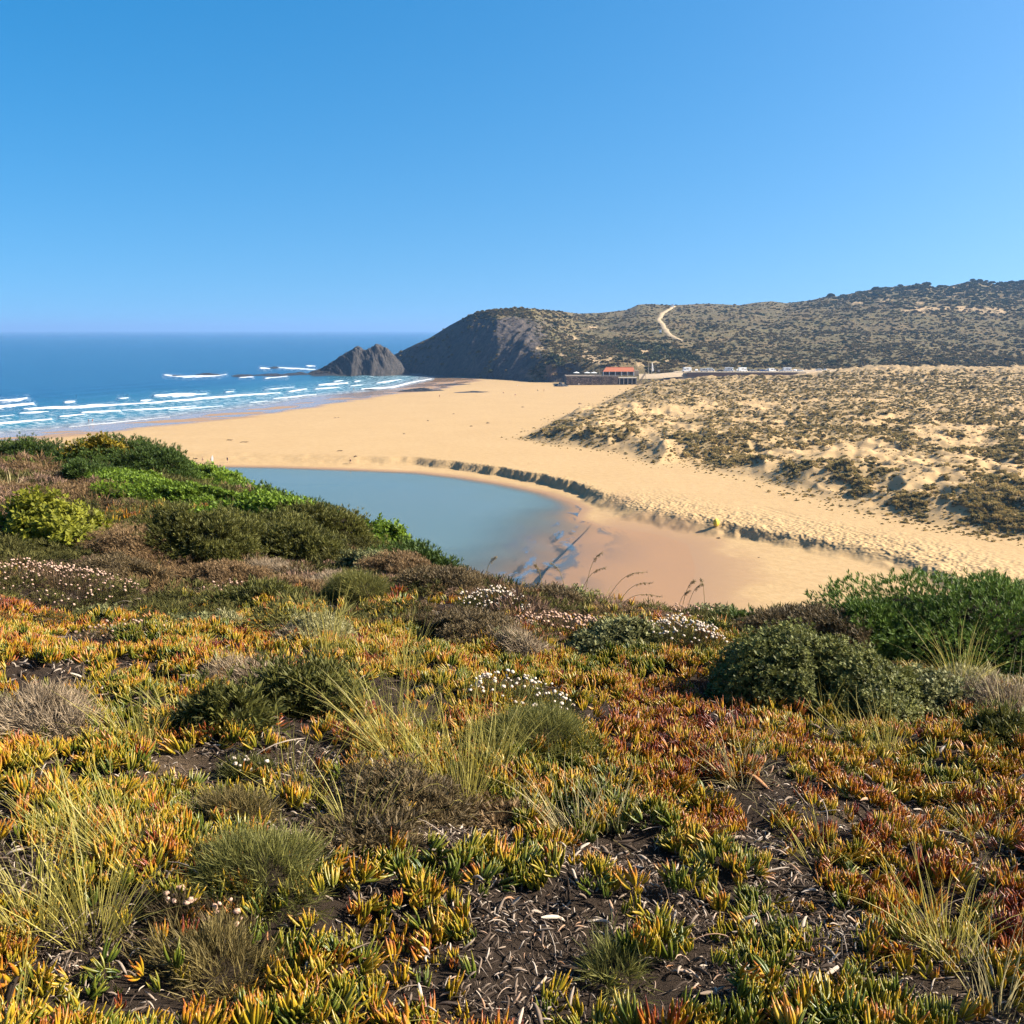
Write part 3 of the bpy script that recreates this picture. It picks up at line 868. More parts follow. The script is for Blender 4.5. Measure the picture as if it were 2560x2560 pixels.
YC = 668.0
def X_at(px, y=YC): return float(lat(px, 940)) * y
def Z_at(py, y=YC): return EYE + float(slope(py)) * y
x0, x1 = X_at(1416), X_at(1546)
zt = Z_at(941); zb = Z_at(966)
wall = empty('terrace_wall', ((x0 + x1) / 2, YC, zb), 0, 'long rubble stone retaining wall below the cafe terrace', 'wall')
MB().box((0, 12, (zt - zb) / 2), (x1 - x0, 24, zt - zb)).build('stonework', M_STONE, wall)
MB().box((0, 0, zt - zb + .25), (x1 - x0 + .4, .9, .5)).build('coping', M_CONC, wall)
for k in range(5):
    MB().box(((k - 2) * (x1 - x0) / 5, -.25, (zt - zb) * .48), (.7, .6, (zt - zb) * .96), taper=.85).build('buttress', M_STONE, wall)

cx0, cx1 = X_at(1508, YC + 8), X_at(1597, YC + 8)
cf = empty('cafe', ((cx0 + cx1) / 2, YC + 8, zt), 0, 'low beach cafe with orange tiled roof and white posts above the stone wall', 'building')
W_ = cx1 - cx0; Hh = 3.1
MB().box((0, 6.4, Hh / 2), (W_, 4.2, Hh)).build('wall', M_RENDER, cf)
MB().box((W_ / 2 - 1.6, 2.1, Hh / 2 + .2), (3.2, 4.4, Hh + .6)).build('end_wall', M_RENDER, cf)
for k in range(5):
    wv = MB().box((-W_ / 2 + 2.2 + k * 3.9, 4.25, 1.45), (2.9, .12, 2.1)).build('window', M_DARK, cf)
    MB().box((-W_ / 2 + 2.2 + k * 3.9, 4.17, 1.45), (.12, .1, 2.1)).build('mullion', M_WHITE, wv)
rw = W_ - 2.6
rf = MB().add([(-W_ / 2 - .4, -.6, Hh - .35), (-W_ / 2 + rw, -.6, Hh - .35), (-W_ / 2 + rw, 8.9, Hh - .1), (-W_ / 2 - .4, 8.9, Hh - .1), (-W_ / 2 + 2.2, 4.6, Hh + 2.3), (-W_ / 2 + rw - .6, 4.6, Hh + 2.3)],
             [(0, 1, 5, 4), (1, 2, 5), (2, 3, 4, 5), (3, 0, 4), (0, 3, 2, 1)]).build('roof', M_TILE, cf)
MB().tube([(-W_ / 2 + 2.1, 4.6, Hh + 2.36), (-W_ / 2 + rw - .5, 4.6, Hh + 2.36)], .2, 6).build('ridge', M_TILE, rf)
for k in range(6):
    MB().box((-W_ / 2 + .1 + k * (rw / 5.2), -.1, (Hh - .4) / 2), (.42, .42, Hh - .4)).build('post', M_WHITE, cf)
rl = MB()
rl.box((0 - 3, -1.2, 1.0), (W_ + 6, .1, .1))
for k in range(14): rl.box((-W_ / 2 - 6 + k * 2.2, -1.2, .5), (.1, .1, 1.0))
rl.build('railing', M_WOOD, cf)

def parasol(x, y, z, r, h, lb):
    e = empty('parasol', (x, y, z), 0, lb, 'parasol')
    MB().tube([(0, 0, 0), (0, 0, h)], .05, 6).build('pole', M_WOOD, e)
    n = 8; V = [(0, 0, h + .1)] + [(r * math.cos(2 * math.pi * k / n), r * math.sin(2 * math.pi * k / n), h - .6) for k in range(n)]
    MB().add(V, [(0, 1 + k, 1 + (k + 1) % n) for k in range(n)]).build('canopy', M_WHITE, e)
parasol(X_at(1442), YC + 5, zt, 2.2, 2.7, 'white parasol nearest the cliff end of the cafe terrace')
parasol(X_at(1486), YC + 6, zt, 2.4, 2.6, 'white parasol on the terrace beside the cafe posts')
parasol(X_at(1470), YC + 9, zt, 2.2, 2.5, 'white parasol set back between the two others on the terrace')

# store under the terrace
s0, s1 = X_at(1548), X_at(1592)
hut = empty('lower_store', ((s0 + s1) / 2, YC + 1, zb), 0, 'small open store with pale posts below the cafe terrace', 'hut')
hh = Z_at(946) - zb
MB().box((0, 6, hh / 2), (s1 - s0, 6, hh)).build('wall', M_DARK, hut)  # near-black block stands in for the shaded inside of the open store
MB().box((0, 4.0, hh + .25), (s1 - s0 + 1, 11, .5)).build('roof', M_CONC, hut)
for k in range(5): MB().box((-(s1 - s0) / 2 + .3 + k * (s1 - s0 - .6) / 4, -.8, hh / 2), (.55, .55, hh)).build('post', M_CONC, hut)
# stairs
sx0, sx1 = X_at(1592), X_at(1612)
stz = Z_at(935)
stairs = empty('stairs', ((sx0 + sx1) / 2, YC - 1.5, zb), 0, 'weathered wooden stairs climbing from the sand beside the store', 'stairs')
dx = (sx1 - sx0)
for sgn in (-.8, .8):
    MB().tube([(-dx / 2, sgn, 0), (dx / 2, sgn, stz - zb)], .16, 6).build('stringer', M_WOOD, stairs)
    MB().tube([(-dx / 2, sgn, 1.1), (dx / 2, sgn, stz - zb + 1.1)], .09, 6).build('handrail', M_WOOD, stairs)
for k in range(16):
    f = (k + .5) / 16
    MB().box((-dx / 2 + f * dx, 0, f * (stz - zb)), (.32, 1.6, .07)).build('tread', M_WOOD, stairs)
for f in (0, .5, 1):
    MB().box((-dx / 2 + f * dx, -.8, f * (stz - zb) * .5 + .5), (.2, .2, f * (stz - zb) + 1.2)).build('post', M_WOOD, stairs)
# masts
for px, ln, lb in ((1621, 8.0, 'bare wooden mast above the stairs'), (1629, 8.2, 'mast with a furled pale sailcloth above the stairs')):
    e = empty('mast', (X_at(px, 676), 676, Z_at(937, 676)), 0, lb, 'mast')
    MB().tube([(0, 0, -1), (0, 0, ln)], .14, 6).build('pole', M_CONC, e)
    if px == 1629:
        MB().add([(0.15, 0, ln - .2), (.15, 0, 2.2), (1.5, .15, 2.6), (0.3, .2, ln - .3)], [(0, 1, 2), (0, 2, 3), (1, 3, 2)]).build('sailcloth', M_WHITE, e)
e = empty('notice_board', (X_at(1647, 678), 678, Z_at(934, 678)), 0, 'small pale notice board beside the beach road', 'sign')
MB().box((0, 0, 1.9), (1.6, .12, 1.3)).build('board', M_CONC, e)
for sx in (-.6, .6): MB().box((sx, .1, .6), (.14, .14, 2.8)).build('post', M_WOOD, e)

# car park on its embankment
YP = 688.0
c0, c1 = X_at(1690, YP), X_at(2010, YP)
zp = Z_at(930, YP)
M_ROAD = plain('dusty_road', (.36, .28, .19), .95, .1, .15, .4)
cpk = MB().add([(c0, YP - 5, zp), (c1, YP - 5, zp + .3), (c1 + 30, YP + 16, zp + 1.0), (c0, YP + 16, zp), (c0, YP - 8, zp - 6), (c1, YP - 8, zp - 6), (c1 + 30, YP + 16, zp - 6), (c0, YP + 16, zp - 6)],
             [(0, 1, 2, 3), (0, 4, 5, 1), (1, 5, 6, 2), (2, 6, 7, 3), (3, 7, 4, 0)])
tag(cpk.build('car_park', M_ROAD), kind='structure')
ew = empty('embankment_wall', ((c0 + c1) / 2, YP - 6.2, zp), 0, 'long low reddish embankment wall under the row of parked cars', 'wall')
M_EMB = plain('red_block', (.20, .135, .10), .95, .1, .3, .5)
MB().box((0, 0, -1.4), (c1 - c0 - 12, 1.6, 2.6), taper=.99).build('facing', M_EMB, ew)
MB().box((0, -.1, .05), (c1 - c0 - 11, 1.9, .35)).build('coping', M_CONC, ew)
for k in range(40):
    MB().box(((k / 39 - .5) * (c1 - c0 - 14), .4, .65), (.18, .18, .9)).build('bollard', M_WOOD, ew)
# road strip to the right of the car park and to the cafe
def strip(name, pts, y, wdt, mat):
    P_ = np.array([at_depth(px, py, yy_) for px, py, yy_ in pts])
    a_ = P_ + [0, -wdt / 2, 0]; b_ = P_ + [0, wdt / 2, .3]; d_ = P_ + [0, -wdt / 2 - 1.5, -2.5]
    V = np.stack([d_, a_, b_], 1).reshape(-1, 3)
    return tag(obj(name, mesh_np(name, V, grid_faces(len(P_), 3)), mat), kind='structure')
strip('beach_road', [(1596, 937, 676), (1640, 936, 679), (1690, 932, 684), (1705, 931, 686)], 0, 7, M_ROAD)
strip('valley_road', [(1995, 929, 690), (2060, 927, 694), (2150, 925, 700), (2250, 924, 703), (2350, 923, 704), (2450, 923, 704)], 0, 6, M_ROAD)

# vehicles
M_GLASS = M_DARK
M_TYRE = plain('tyre_rubber', (.02, .02, .02), .9, .2, .1, 3)
PAINTS = {n: plain(n + '_car_paint', c_, .3, .5, .04, 1) for n, c_ in (('white', (.86, .86, .84)), ('silver', (.45, .46, .47)), ('dark', (.03, .035, .045)), ('red', (.35, .03, .025)), ('blue', (.05, .10, .25)))}
CARP = [(-2.1, .35), (2.1, .35), (2.12, .75), (2.0, .92), (1.05, 1.0), (.45, 1.45), (-1.35, 1.47), (-2.02, 1.0), (-2.12, .8)]
VANP = [(-2.6, .4), (2.6, .4), (2.62, .9), (2.5, 1.15), (1.9, 1.3), (1.45, 2.0), (1.2, 2.2), (-2.5, 2.25), (-2.62, 2.0)]
CAMP = [(-3.0, .4), (3.0, .4), (3.02, .95), (2.85, 1.2), (2.2, 1.4), (1.9, 1.95), (2.5, 2.2), (2.3, 2.85), (-2.95, 2.85), (-3.02, 2.4)]
def vehicle(kind, paint):
    prof = {'car': CARP, 'van': VANP, 'camper': CAMP}[kind]
    hw = {'car': .86, 'van': .98, 'camper': 1.1}[kind]
    root = empty('parked_' + kind)
    b = MB().prism(prof, -hw, hw).build('body', PAINTS[paint], root)
    md = b.modifiers.new('bevel', 'BEVEL'); md.width = .08; md.segments = 2
    if kind == 'car':
        for s_ in (-1, 1): MB().prism([(.85, 1.02), (.42, 1.38), (-1.25, 1.4), (-1.7, 1.04)], s_ * (hw + .012) - .02, s_ * (hw + .012) + .02).build('side_window', M_GLASS, root)
    else:
        zt_ = 1.95 if kind == 'van' else 2.2
        for s_ in (-1, 1):
            MB().box((1.3, s_ * (hw + .01), 1.6), (.8, .05, .5)).build('side_window', M_GLASS, root); MB().box((-.4, s_ * (hw + .01), zt_ - .3), (1.5, .05, .5)).build('side_window', M_GLASS, root)
    if kind == 'car': MB().add([(1.0, -.72, 1.03), (1.0, .72, 1.03), (.5, .66, 1.44), (.5, -.66, 1.44)], [(0, 1, 2, 3)]).build('windscreen', M_GLASS, root, loc=(.03, 0, .02))
    else: MB().add([(1.92, -.8, 1.34), (1.92, .8, 1.34), (1.5, .76, 1.95), (1.5, -.76, 1.95)], [(0, 1, 2, 3)]).build('windscreen', M_GLASS, root, loc=(.04, 0, .02))
    xw = prof[1][0] - .75
    for sx in (-1, 1):
        for sy in (-1, 1):
            MB().tube([(sx * xw, sy * (hw - .2), .33), (sx * xw, sy * (hw + .02), .33)], .34, 12).build('wheel', M_TYRE, root)
    return root
random.seed(5)
lay = [(1716, 'camper', 'white', 0), (1741, 'car', 'white', 1), (1760, 'van', 'silver', 0), (1776, 'van', 'white', 1), (1799, 'car', 'dark', 0), (1812, 'car', 'silver', 1), (1823, 'camper', 'white', 0), (1845, 'car', 'white', 1), (1856, 'camper', 'white', 0), (1872, 'car', 'dark', 1), (1884, 'car', 'silver', 0), (1897, 'car', 'dark', 1), (1908, 'car', 'blue', 0), (1918, 'car', 'silver', 1), (1929, 'van', 'white', 0), (1941, 'car', 'dark', 1), (1954, 'car', 'white', 0), (1968, 'camper', 'white', 0), (1988, 'car', 'white', 1), (2000, 'car', 'silver', 0), (2046, 'car', 'white', 0), (2062, 'car', 'silver', 1)]
protos_v = {}
for i, (px, kd, pt, row) in enumerate(lay):
    key = (kd, pt)
    if key not in protos_v:
        protos_v[key] = vehicle(kd, pt); o = protos_v[key]
    else:
        o = copy_tree(protos_v[key])
    y = YP + 2 + row * 5.5 + (6 if px > 2010 else 0)
    gz = zp + .1 if px < 2010 else Z_at(927, y)
    o.location = (X_at(px, y), y, gz)
    o.rotation_euler = (0, 0, random.choice([0, math.pi]) + random.uniform(-.25, .25) + (1.2 if kd == 'car' and row else 0))
    left = lay[i - 1] if i else None
    wd_ = {'car': 'car', 'van': 'van', 'camper': 'camper van'}
    lb = '%s %s parked %s from the cafe end of the row' % (pt, wd_[kd], ['first', 'second', 'third', 'fourth', 'fifth', 'sixth', 'seventh', 'eighth', 'ninth', 'tenth', 'eleventh', 'twelfth', 'thirteenth', 'fourteenth', 'fifteenth', 'sixteenth', 'seventeenth', 'eighteenth', 'nineteenth', 'twentieth', 'twenty-first', 'last'][i])
    tag(o, lb, 'camper' if kd == 'camper' else kd, 'vehicles parked in the beach car park')

# ------------------------------------------------------------------ people on the sand
M_SKIN = plain('skin', (.42, .25, .17), .6, .3, .08, 9)
M_HAIR = plain('dark_hair', (.03, .02, .015), .7, .3, .2, 20)
CLOTH = {n: plain(n + '_cloth', c_, .9, .1, .1, 6) for n, c_ in (('black', (.02, .02, .022)), ('navy', (.03, .05, .12)), ('red', (.45, .05, .04)), ('white', (.8, .8, .78)), ('teal', (.04, .22, .22)), ('brown', (.2, .11, .06)))}
def skin_mesh(name, verts, edges, radii, root=0, sub=1):
    me = bpy.data.meshes.new(name + '_frame'); me.from_pydata(verts, edges, [])
    o = bpy.data.objects.new(name, me); COL.objects.link(o)
    o.modifiers.new('skin', 'SKIN'); sd_ = o.modifiers.new('sub', 'SUBSURF'); sd_.levels = sub; sd_.render_levels = sub
    for i, r_ in enumerate(radii):
        me.skin_vertices[0].data[i].radius = (r_[0], r_[1]) if not np.isscalar(r_) else (r_, r_)
        me.skin_vertices[0].data[i].use_root = (i == root)
    dg = bpy.context.evaluated_depsgraph_get()
    ev = o.evaluated_get(dg)
    out = bpy.data.meshes.new_from_object(ev)
    bpy.data.objects.remove(o, do_unlink=True)
    for p in out.polygons: p.use_smooth = True
    out.name = name
    return out
def person_parts(stride=.12, sit=False, bend=0.0, arm=.1):
    if sit:
        V = [(0, 0, .16), (0, .02, .38), (0, .05, .58), (0, .06, .66), (0, .04, .74), (0, .03, .86), (0, .03, .93),
             (.10, 0, .15), (.13, -.36, .40), (.12, -.62, .06), (.12, -.76, .05), (-.10, 0, .15), (-.13, -.38, .30), (-.12, -.74, .07), (-.12, -.86, .08),
             (.19, .05, .57), (.25, .16, .33), (.23, .26, .06), (.23, .32, .03), (-.19, .05, .57), (-.25, -.1, .38), (-.15, -.32, .36), (-.14, -.40, .35)]
    else:
        s = stride; b = bend
        V = [(0, 0, .93), (0, -.06 * b * 3, 1.15), (0, -.28 * b, 1.38 - .10 * b), (0, -.36 * b, 1.48 - .14 * b), (0, -.40 * b, 1.55 - .16 * b), (0, -.46 * b, 1.66 - .18 * b), (0, -.48 * b, 1.73 - .19 * b),
             (.09, 0, .90), (.10, -s * .7, .50), (.10, -s + .05, .09), (.10, -s - .10, .04), (-.09, 0, .90), (-.10, s * .3, .50), (-.10, s + .1, .10), (-.10, s - .02, .04),
             (.19, -.28 * b, 1.38 - .1 * b), (.25, .05 - .3 * b, 1.12), (.26, -arm - .3 * b, .88), (.26, -arm * 1.3 - .3 * b, .78), (-.19, -.28 * b, 1.38 - .1 * b), (-.25, .02 - .3 * b, 1.12), (-.26, .04 + arm - .3 * b, .88), (-.26, .04 + arm - .3 * b, .78)]
    E = [(0, 1), (1, 2), (2, 3), (3, 4), (4, 5), (5, 6), (0, 7), (7, 8), (8, 9), (9, 10), (0, 11), (11, 12), (12, 13), (13, 14), (2, 15), (15, 16), (16, 17), (17, 18), (2, 19), (19, 20), (20, 21), (21, 22)]
    Rr = [(.15, .11), (.13, .10), (.15, .10), .055, .06, (.085, .10), .06, .09, .06, .042, .04, .09, .06, .042, .04, .055, .042, .032, .035, .055, .042, .032, .035]
    body = skin_mesh('person', V, E, Rr)
    hv = [tuple(np.array(V[5]) + (0, .02, .03)), tuple(np.array(V[6]) + (0, .01, .01))]
    hair = skin_mesh('hair', hv, [(0, 1)], [(.095, .105), .07])
    sv_ = [V[0], V[7], tuple(.5 * (np.array(V[7]) + V[8])), V[11], tuple(.5 * (np.array(V[11]) + V[12]))]
    shorts = skin_mesh('shorts', sv_, [(0, 1), (1, 2), (0, 3), (3, 4)], [(.165, .125), .105, .09, .105, .09])
    top = skin_mesh('shirt', [V[0], V[1], V[2], V[15], tuple(.5 * (np.array(V[15]) + V[16])), V[19], tuple(.5 * (np.array(V[19]) + V[20]))], [(0, 1), (1, 2), (2, 3), (3, 4), (2, 5), (5, 6)], [(.16, .12), (.145, .115), (.165, .115), .07, .06, .07, .06])
    return body, hair, shorts, top
POSES = [person_parts(.12), person_parts(.22, arm=.2), person_parts(.04, bend=.9, arm=.2), person_parts(sit=True)]
def person(px, py, pose, rz, cloth, shirt, lb, z=None, h=1.0):
    a = on_sand(px, py) if z is None else at(px, py, z)
    b_, h_, s_, t_ = POSES[pose]
    o = obj('person', b_, M_SKIN, loc=a, rot=(0, 0, rz), scale=h)
    obj('hair', h_.copy(), M_HAIR, o)
    m = s_.copy(); m.materials.clear(); m.materials.append(CLOTH[cloth]); obj('shorts', m, None, o)
    if shirt:
        m = t_.copy(); m.materials.clear(); m.materials.append(CLOTH[shirt]); obj('shirt', m, None, o)
    tag(o, lb, 'person', 'people on the beach')
    return a
person(462, 1157, 0, .4, 'black', None, 'person in dark shorts standing leftmost of those beside the lagoon')
person(507, 1157, 1, 2.0, 'brown', 'brown', 'person in brown walking by the lagoon, second from its shrub-covered bank')
a = person(529, 1157, 0, 1.2, 'navy', None, 'person holding a white board upright by the lagoon')
bd = obj('surfboard', None) if False else None
m = MB()
nn = 12; outl = [(.30 * math.sin(math.pi * k / nn) ** .7, -1.05 + 2.1 * k / nn) for k in range(nn + 1)]
prf = [(x, z) for x, z in outl] + [(-x, z) for x, z in reversed(outl[1:-1])]
m.prism(prf, -.04, .04)
tag(m.build('surfboard', M_WHITE, loc=a + [.33, -.25, 1.06], rot=(.05, .06, .3)), 'white board held upright by a person at the lagoon edge', 'surfboard')
person(569, 1157, 1, 2.8, 'black', 'black', 'person in black walking just where the lagoon begins')
person(876, 1160, 1, 1.4, 'black', 'black', 'lone person in black on the far shore, middle of the lagoon')
person(231, 1056, 2, 1.0, 'red', None, 'bare-chested person bending forward in the shallow surf', z=0.02, h=1.05)
person(222, 1057, 0, .2, 'navy', 'navy', 'person in navy in the shallow surf beside one who bends', z=0.02, h=.95)
person(884, 976, 0, 1, 'black', 'black', 'small dark figure at the surf edge below the reef', z=.05)
person(1099, 994, 1, 1, 'black', 'black', 'dark figure walking on wet sand by the ragged outcrop')
person(1258, 983, 3, 1, 'navy', None, 'person sitting on the sand nearest the thin rock ledge')
person(1288, 988, 3, 2, 'red', 'white', 'person sitting on the open sand below the cafe wall')
person(1360, 979, 0, 1, 'black', 'black', 'dark figure standing on the sand left of the cafe wall')
person(1293, 965, 3, .5, 'white', 'white', 'person in white sitting near the foot of the cliff')
person(1344, 977, 3, 1.5, 'teal', None, 'person in teal shorts sitting left of a standing dark figure')
person(1447, 964, 0, .5, 'white', 'white', 'person in white against the foot of the stone wall')
person(1660, 946, 0, .5, 'white', 'white', 'person in pale clothes on the ramp beyond the stairs', z=Z_at(946, 664))
for px, py in ((86, 997), (153, 988), (191, 989), (308, 984), (318, 988)):
    a = at(px, py, 0)
    me = skin_mesh('swimmer', [(0, 0, -.35), (0, 0, .15), (0, 0, .30), (0, 0, .45), (.22, 0, .12), (.5, .1, .05), (-.22, 0, .12), (-.5, .1, .05)], [(0, 1), (1, 2), (2, 3), (1, 4), (4, 5), (1, 6), (6, 7)], [.16, .15, .06, .10, .06, .04, .06, .04])
    tag(obj('swimmer', me, CLOTH['black'], loc=a + [0, 0, .1]), 'dark surfer sitting in the swell behind the breakers', 'person', 'surfers waiting behind the breakers')

# ------------------------------------------------------------------ debris on the sand
M_DRIFT = plain('driftwood', (.16, .105, .06), .9, .1, .3, 4)
DR = [(574, 1101, 18, 'longest driftwood log on the open sand'), (611, 1106, 22, 'thin pale driftwood streak right of the longest log'), (440, 1137, 10, 'dark driftwood lump beside the shrubs of the spur'), (490, 1148, 11, 'driftwood branch between people by the lagoon'),
      (850, 1128, 16, 'driftwood piece above the lone person in black'), (889, 1141, 9, 'pale flotsam right of the lone person in black'), (838, 1045, 8, 'dark wrack on the sand below the surf'), (846, 1044, 6, 'small wrack lump beside another below the surf'),
      (1450, 1010, 12, 'dark weed lump on the sand below the cafe'), (1178, 1066, 10, 'flat weed patch in the middle of the beach'), (1220, 1058, 12, 'green weed patch right of the middle of the beach'), (1070, 1052, 8, 'small dark weed lump high on the beach'),
      (1797, 1346, 14, 'flat brown stone on the smooth sandbar'), (1897, 1394, 7, 'small dark stone on the bare sandbar'), (1134, 1035, 7, 'speck of wrack on the upper beach'), (1307, 1018, 9, 'weed lump between beach and dunes'), (1010, 1085, 9, 'low weed tuft on the bare beach')]
for i, (px, py, wpx, lb) in enumerate(DR):
    a = on_sand(px, py)
    L = wpx / FPX * a[1]
    if i < 5:
        pts = [(-L / 2, 0, .08), (-L / 6, .15, .16), (L / 5, -.1, .14), (L / 2, .1, .22)]
        m = MB().tube(pts, [.05, .12, .13, .05], 7)
        m.tube([(L / 6, 0, .15), (L / 4, -.3, .4)], [.06, .02], 5)
        me = m.mesh('driftwood', True); nm_ = 'driftwood'
    else:
        me = rock_mesh('wrack', L, L * 1.2, L * .28, 700 + i, .5, 14, 5); nm_ = 'wrack'
    tag(obj(nm_, me, M_DRIFT, loc=a, rot=(0, 0, (i * .37) % .5 - .25)), lb, 'driftwood' if i < 5 else 'wrack')
# yellow lump
a = on_sand(1790, 1318)
nu, nv = 20, 12
V = []
for i in range(nv):
    ph_ = math.pi * i / (nv - 1)
    for k in range(nu):
        th = 2 * math.pi * k / nu
        r_ = 1 + .10 * math.sin(3 * th + 1) * math.sin(ph_) + .06 * math.sin(5 * th + 2 * ph_)
        V.append((.58 * r_ * math.sin(ph_) * math.cos(th), .52 * r_ * math.sin(ph_) * math.sin(th), .72 + .78 * math.cos(ph_) * (1 + .05 * math.sin(2 * th))))
F = [(i * nu + k, (i + 1) * nu + k, (i + 1) * nu + (k + 1) % nu, i * nu + (k + 1) % nu) for i in range(nv - 1) for k in range(nu)]
tag(obj('boulder', mesh_np('boulder', V, np.array(F)), plain('yellow_lump', (.62, .46, .04), .7, .3, .25, 2.5, .3), loc=a), 'bright yellow rounded lump on the trampled sand bank', 'boulder')

# ------------------------------------------------------------------ dune plants and hillside scrub
def tuft_mesh(name, n, spread, h, wd, seed, droop=.35, dome=.0):
    r_ = np.random.default_rng(seed)
    V = []; F = []; var = []
    for k in range(n):
        az = r_.uniform(0, 2 * math.pi); rad = spread * math.sqrt(r_.uniform(0, 1))
        b0 = np.array([rad * math.cos(az), rad * math.sin(az), dome * (1 - (rad / spread) ** 2) - .05])
        oa = az + r_.normal(0, .5); out = np.array([math.cos(oa), math.sin(oa), 0])
        L = h * r_.uniform(.6, 1.15); tl = r_.uniform(.15, .9)
        m1 = b0 + out * L * .25 * tl + np.array([0, 0, L * .62]); t1 = b0 + out * L * (.45 + droop) * tl + np.array([0, 0, L * (.95 - .3 * tl)])
        sd_ = np.array([-out[1], out[0], 0]) * wd * .5
        i0 = len(V)
        V += [b0 - sd_, b0 + sd_, m1 + sd_ * .8, m1 - sd_ * .8, t1]
        F += [(i0, i0 + 1, i0 + 2), (i0, i0 + 2, i0 + 3), (i0 + 3, i0 + 2, i0 + 4)]
        var += [r_.uniform(0, 1)] * 5
    return mesh_np(name, V, np.array(F), {'var': var}, smooth=False)

def blob_mesh(name, seed, n=130, leaf=.22, flat=.75):
    """a rough leafy cushion about one metre across"""
    r_ = np.random.default_rng(seed)
    D = r_.normal(size=(n, 3)); D[:, 2] = np.abs(D[:, 2]) * .9; D /= np.linalg.norm(D, axis=1)[:, None]
    rad = .5 * (.72 + .45 * fbm(D[:, 0] * 2 + seed, D[:, 1] * 2 + D[:, 2], seed, 2)) * r_.uniform(.85, 1.08, n)
    pos = D * rad[:, None] * [1, 1, flat]
    PV = np.array([(-.5, 0, 0), (.5, 0, 0), (.35, .05, .9), (-.35, .05, .9)]); PF = np.array([(0, 1, 2, 3)])
    dirs = D + r_.normal(0, .6, (n, 3)); dirs[:, 2] += .3
    V, F, var = scatter(PV, PF, pos, rot_from_dir(dirs, r_.uniform(0, 6.28, n)), leaf * r_.uniform(.6, 1.2, n), r_.uniform(0, 1, n))
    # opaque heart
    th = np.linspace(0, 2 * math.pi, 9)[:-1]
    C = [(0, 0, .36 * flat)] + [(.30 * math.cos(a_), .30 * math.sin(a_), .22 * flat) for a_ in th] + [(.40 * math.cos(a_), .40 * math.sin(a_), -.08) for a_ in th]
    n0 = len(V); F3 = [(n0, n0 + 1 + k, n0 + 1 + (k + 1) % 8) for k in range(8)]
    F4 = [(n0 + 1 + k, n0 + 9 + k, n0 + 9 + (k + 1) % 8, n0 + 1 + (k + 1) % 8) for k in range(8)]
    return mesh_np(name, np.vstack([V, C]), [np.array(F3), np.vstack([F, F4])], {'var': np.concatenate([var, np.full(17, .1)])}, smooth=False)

M_DUNE = leaf_mat('dune_grass', (.235, .165, .062), (.66, .48, .185), .3, .7, .1, objvar=.45)
M_DUNE2 = leaf_mat('dune_shrub', (.145, .115, .042), (.43, .33, .125), .2, .7, .1, objvar=.45)
M_SCRUB = leaf_mat('hill_scrub', (.105, .085, .034), (.27, .20, .085), .15, .8, .1, objvar=.55)
M_SCRUB2 = leaf_mat('hill_scrub_dark', (.036, .046, .018), (.115, .118, .046), .15, .8, .1, objvar=.4)
tus = [proto('tussock_%d' % k, tuft_mesh('dune_tussock', 46, .42, .62, .10, 800 + k, .4, .18), M_DUNE) for k in range(4)]
cus = [proto('zcushion_%d' % k, blob_mesh('dune_cushion', 820 + k, 110, .26, .6), M_DUNE2) for k in range(3)]
N = 110000
px = rng.uniform(1180, 2640, N); py = rng.uniform(930, 1440, N)
X = lat(px, py); sl_ = slope(py)
Yp = (5.5 - EYE) / sl_
for _ in range(3):
    zc = beach_z(X * Yp, Yp); Yp = np.clip((zc - EYE) / sl_, 100, 760)
Xw = X * Yp
dd, _, _ = seg_dist(DUNE, Xw, Yp, True); dd = np.where(inside(DUNE, Xw, Yp), dd, -dd)
cv = dune_cover(Xw, Yp, dd)
okm = (rng.uniform(0, 1, N) < .09 * (dd > -6) + .85 * cv + .25 * ss(80, 260, Xw)) & (dd > -14 * rng.uniform(0, 1, N)) & (Yp < 700)
cp_ = (Yp > 660) & (X > .05) & (X < .30)
okm &= ~cp_
Xw, Yp, dd, cv = Xw[okm], Yp[okm], dd[okm], cv[okm]
n = len(Xw)
size = np.maximum(.55, 3.4 / FPX * Yp) * np.exp(rng.normal(-.05, .38, n)) * (.7 + .5 * cv)
zc = beach_z(Xw, Yp)
kind_ = np.where(rng.uniform(0, 1, n) < .45 + .35 * ss(30, 200, Xw), rng.integers(4, 7, n), rng.integers(0, 4, n))
rots = np.stack([rng.normal(0, .12, n), rng.normal(0, .12, n), rng.uniform(0, 6.28, n)], 1)
app = size / Yp
order = np.argsort(-app)
big = order[:300]; rest = order[300:]
gn = gn_scatter('dune_vegetation', np.stack([Xw, Yp, zc - .03], 1)[rest], rots[rest], size[rest], kind_[rest], {}, tus + cus)
tag(gn, 'dry olive brown grass and cushion plants covering the dunes', 'dune plants', kind='stuff')
for i in big:
    p = (tus + cus)[kind_[i]]
    o = obj('dune_tussock', p.data, None, loc=(Xw[i], Yp[i], zc[i] - .03), rot=tuple(rots[i]), scale=float(size[i]))
    tag(o, 'dry olive brown plant tussock among the largest on the dunes', 'tussock', 'large tussocks on the dunes')

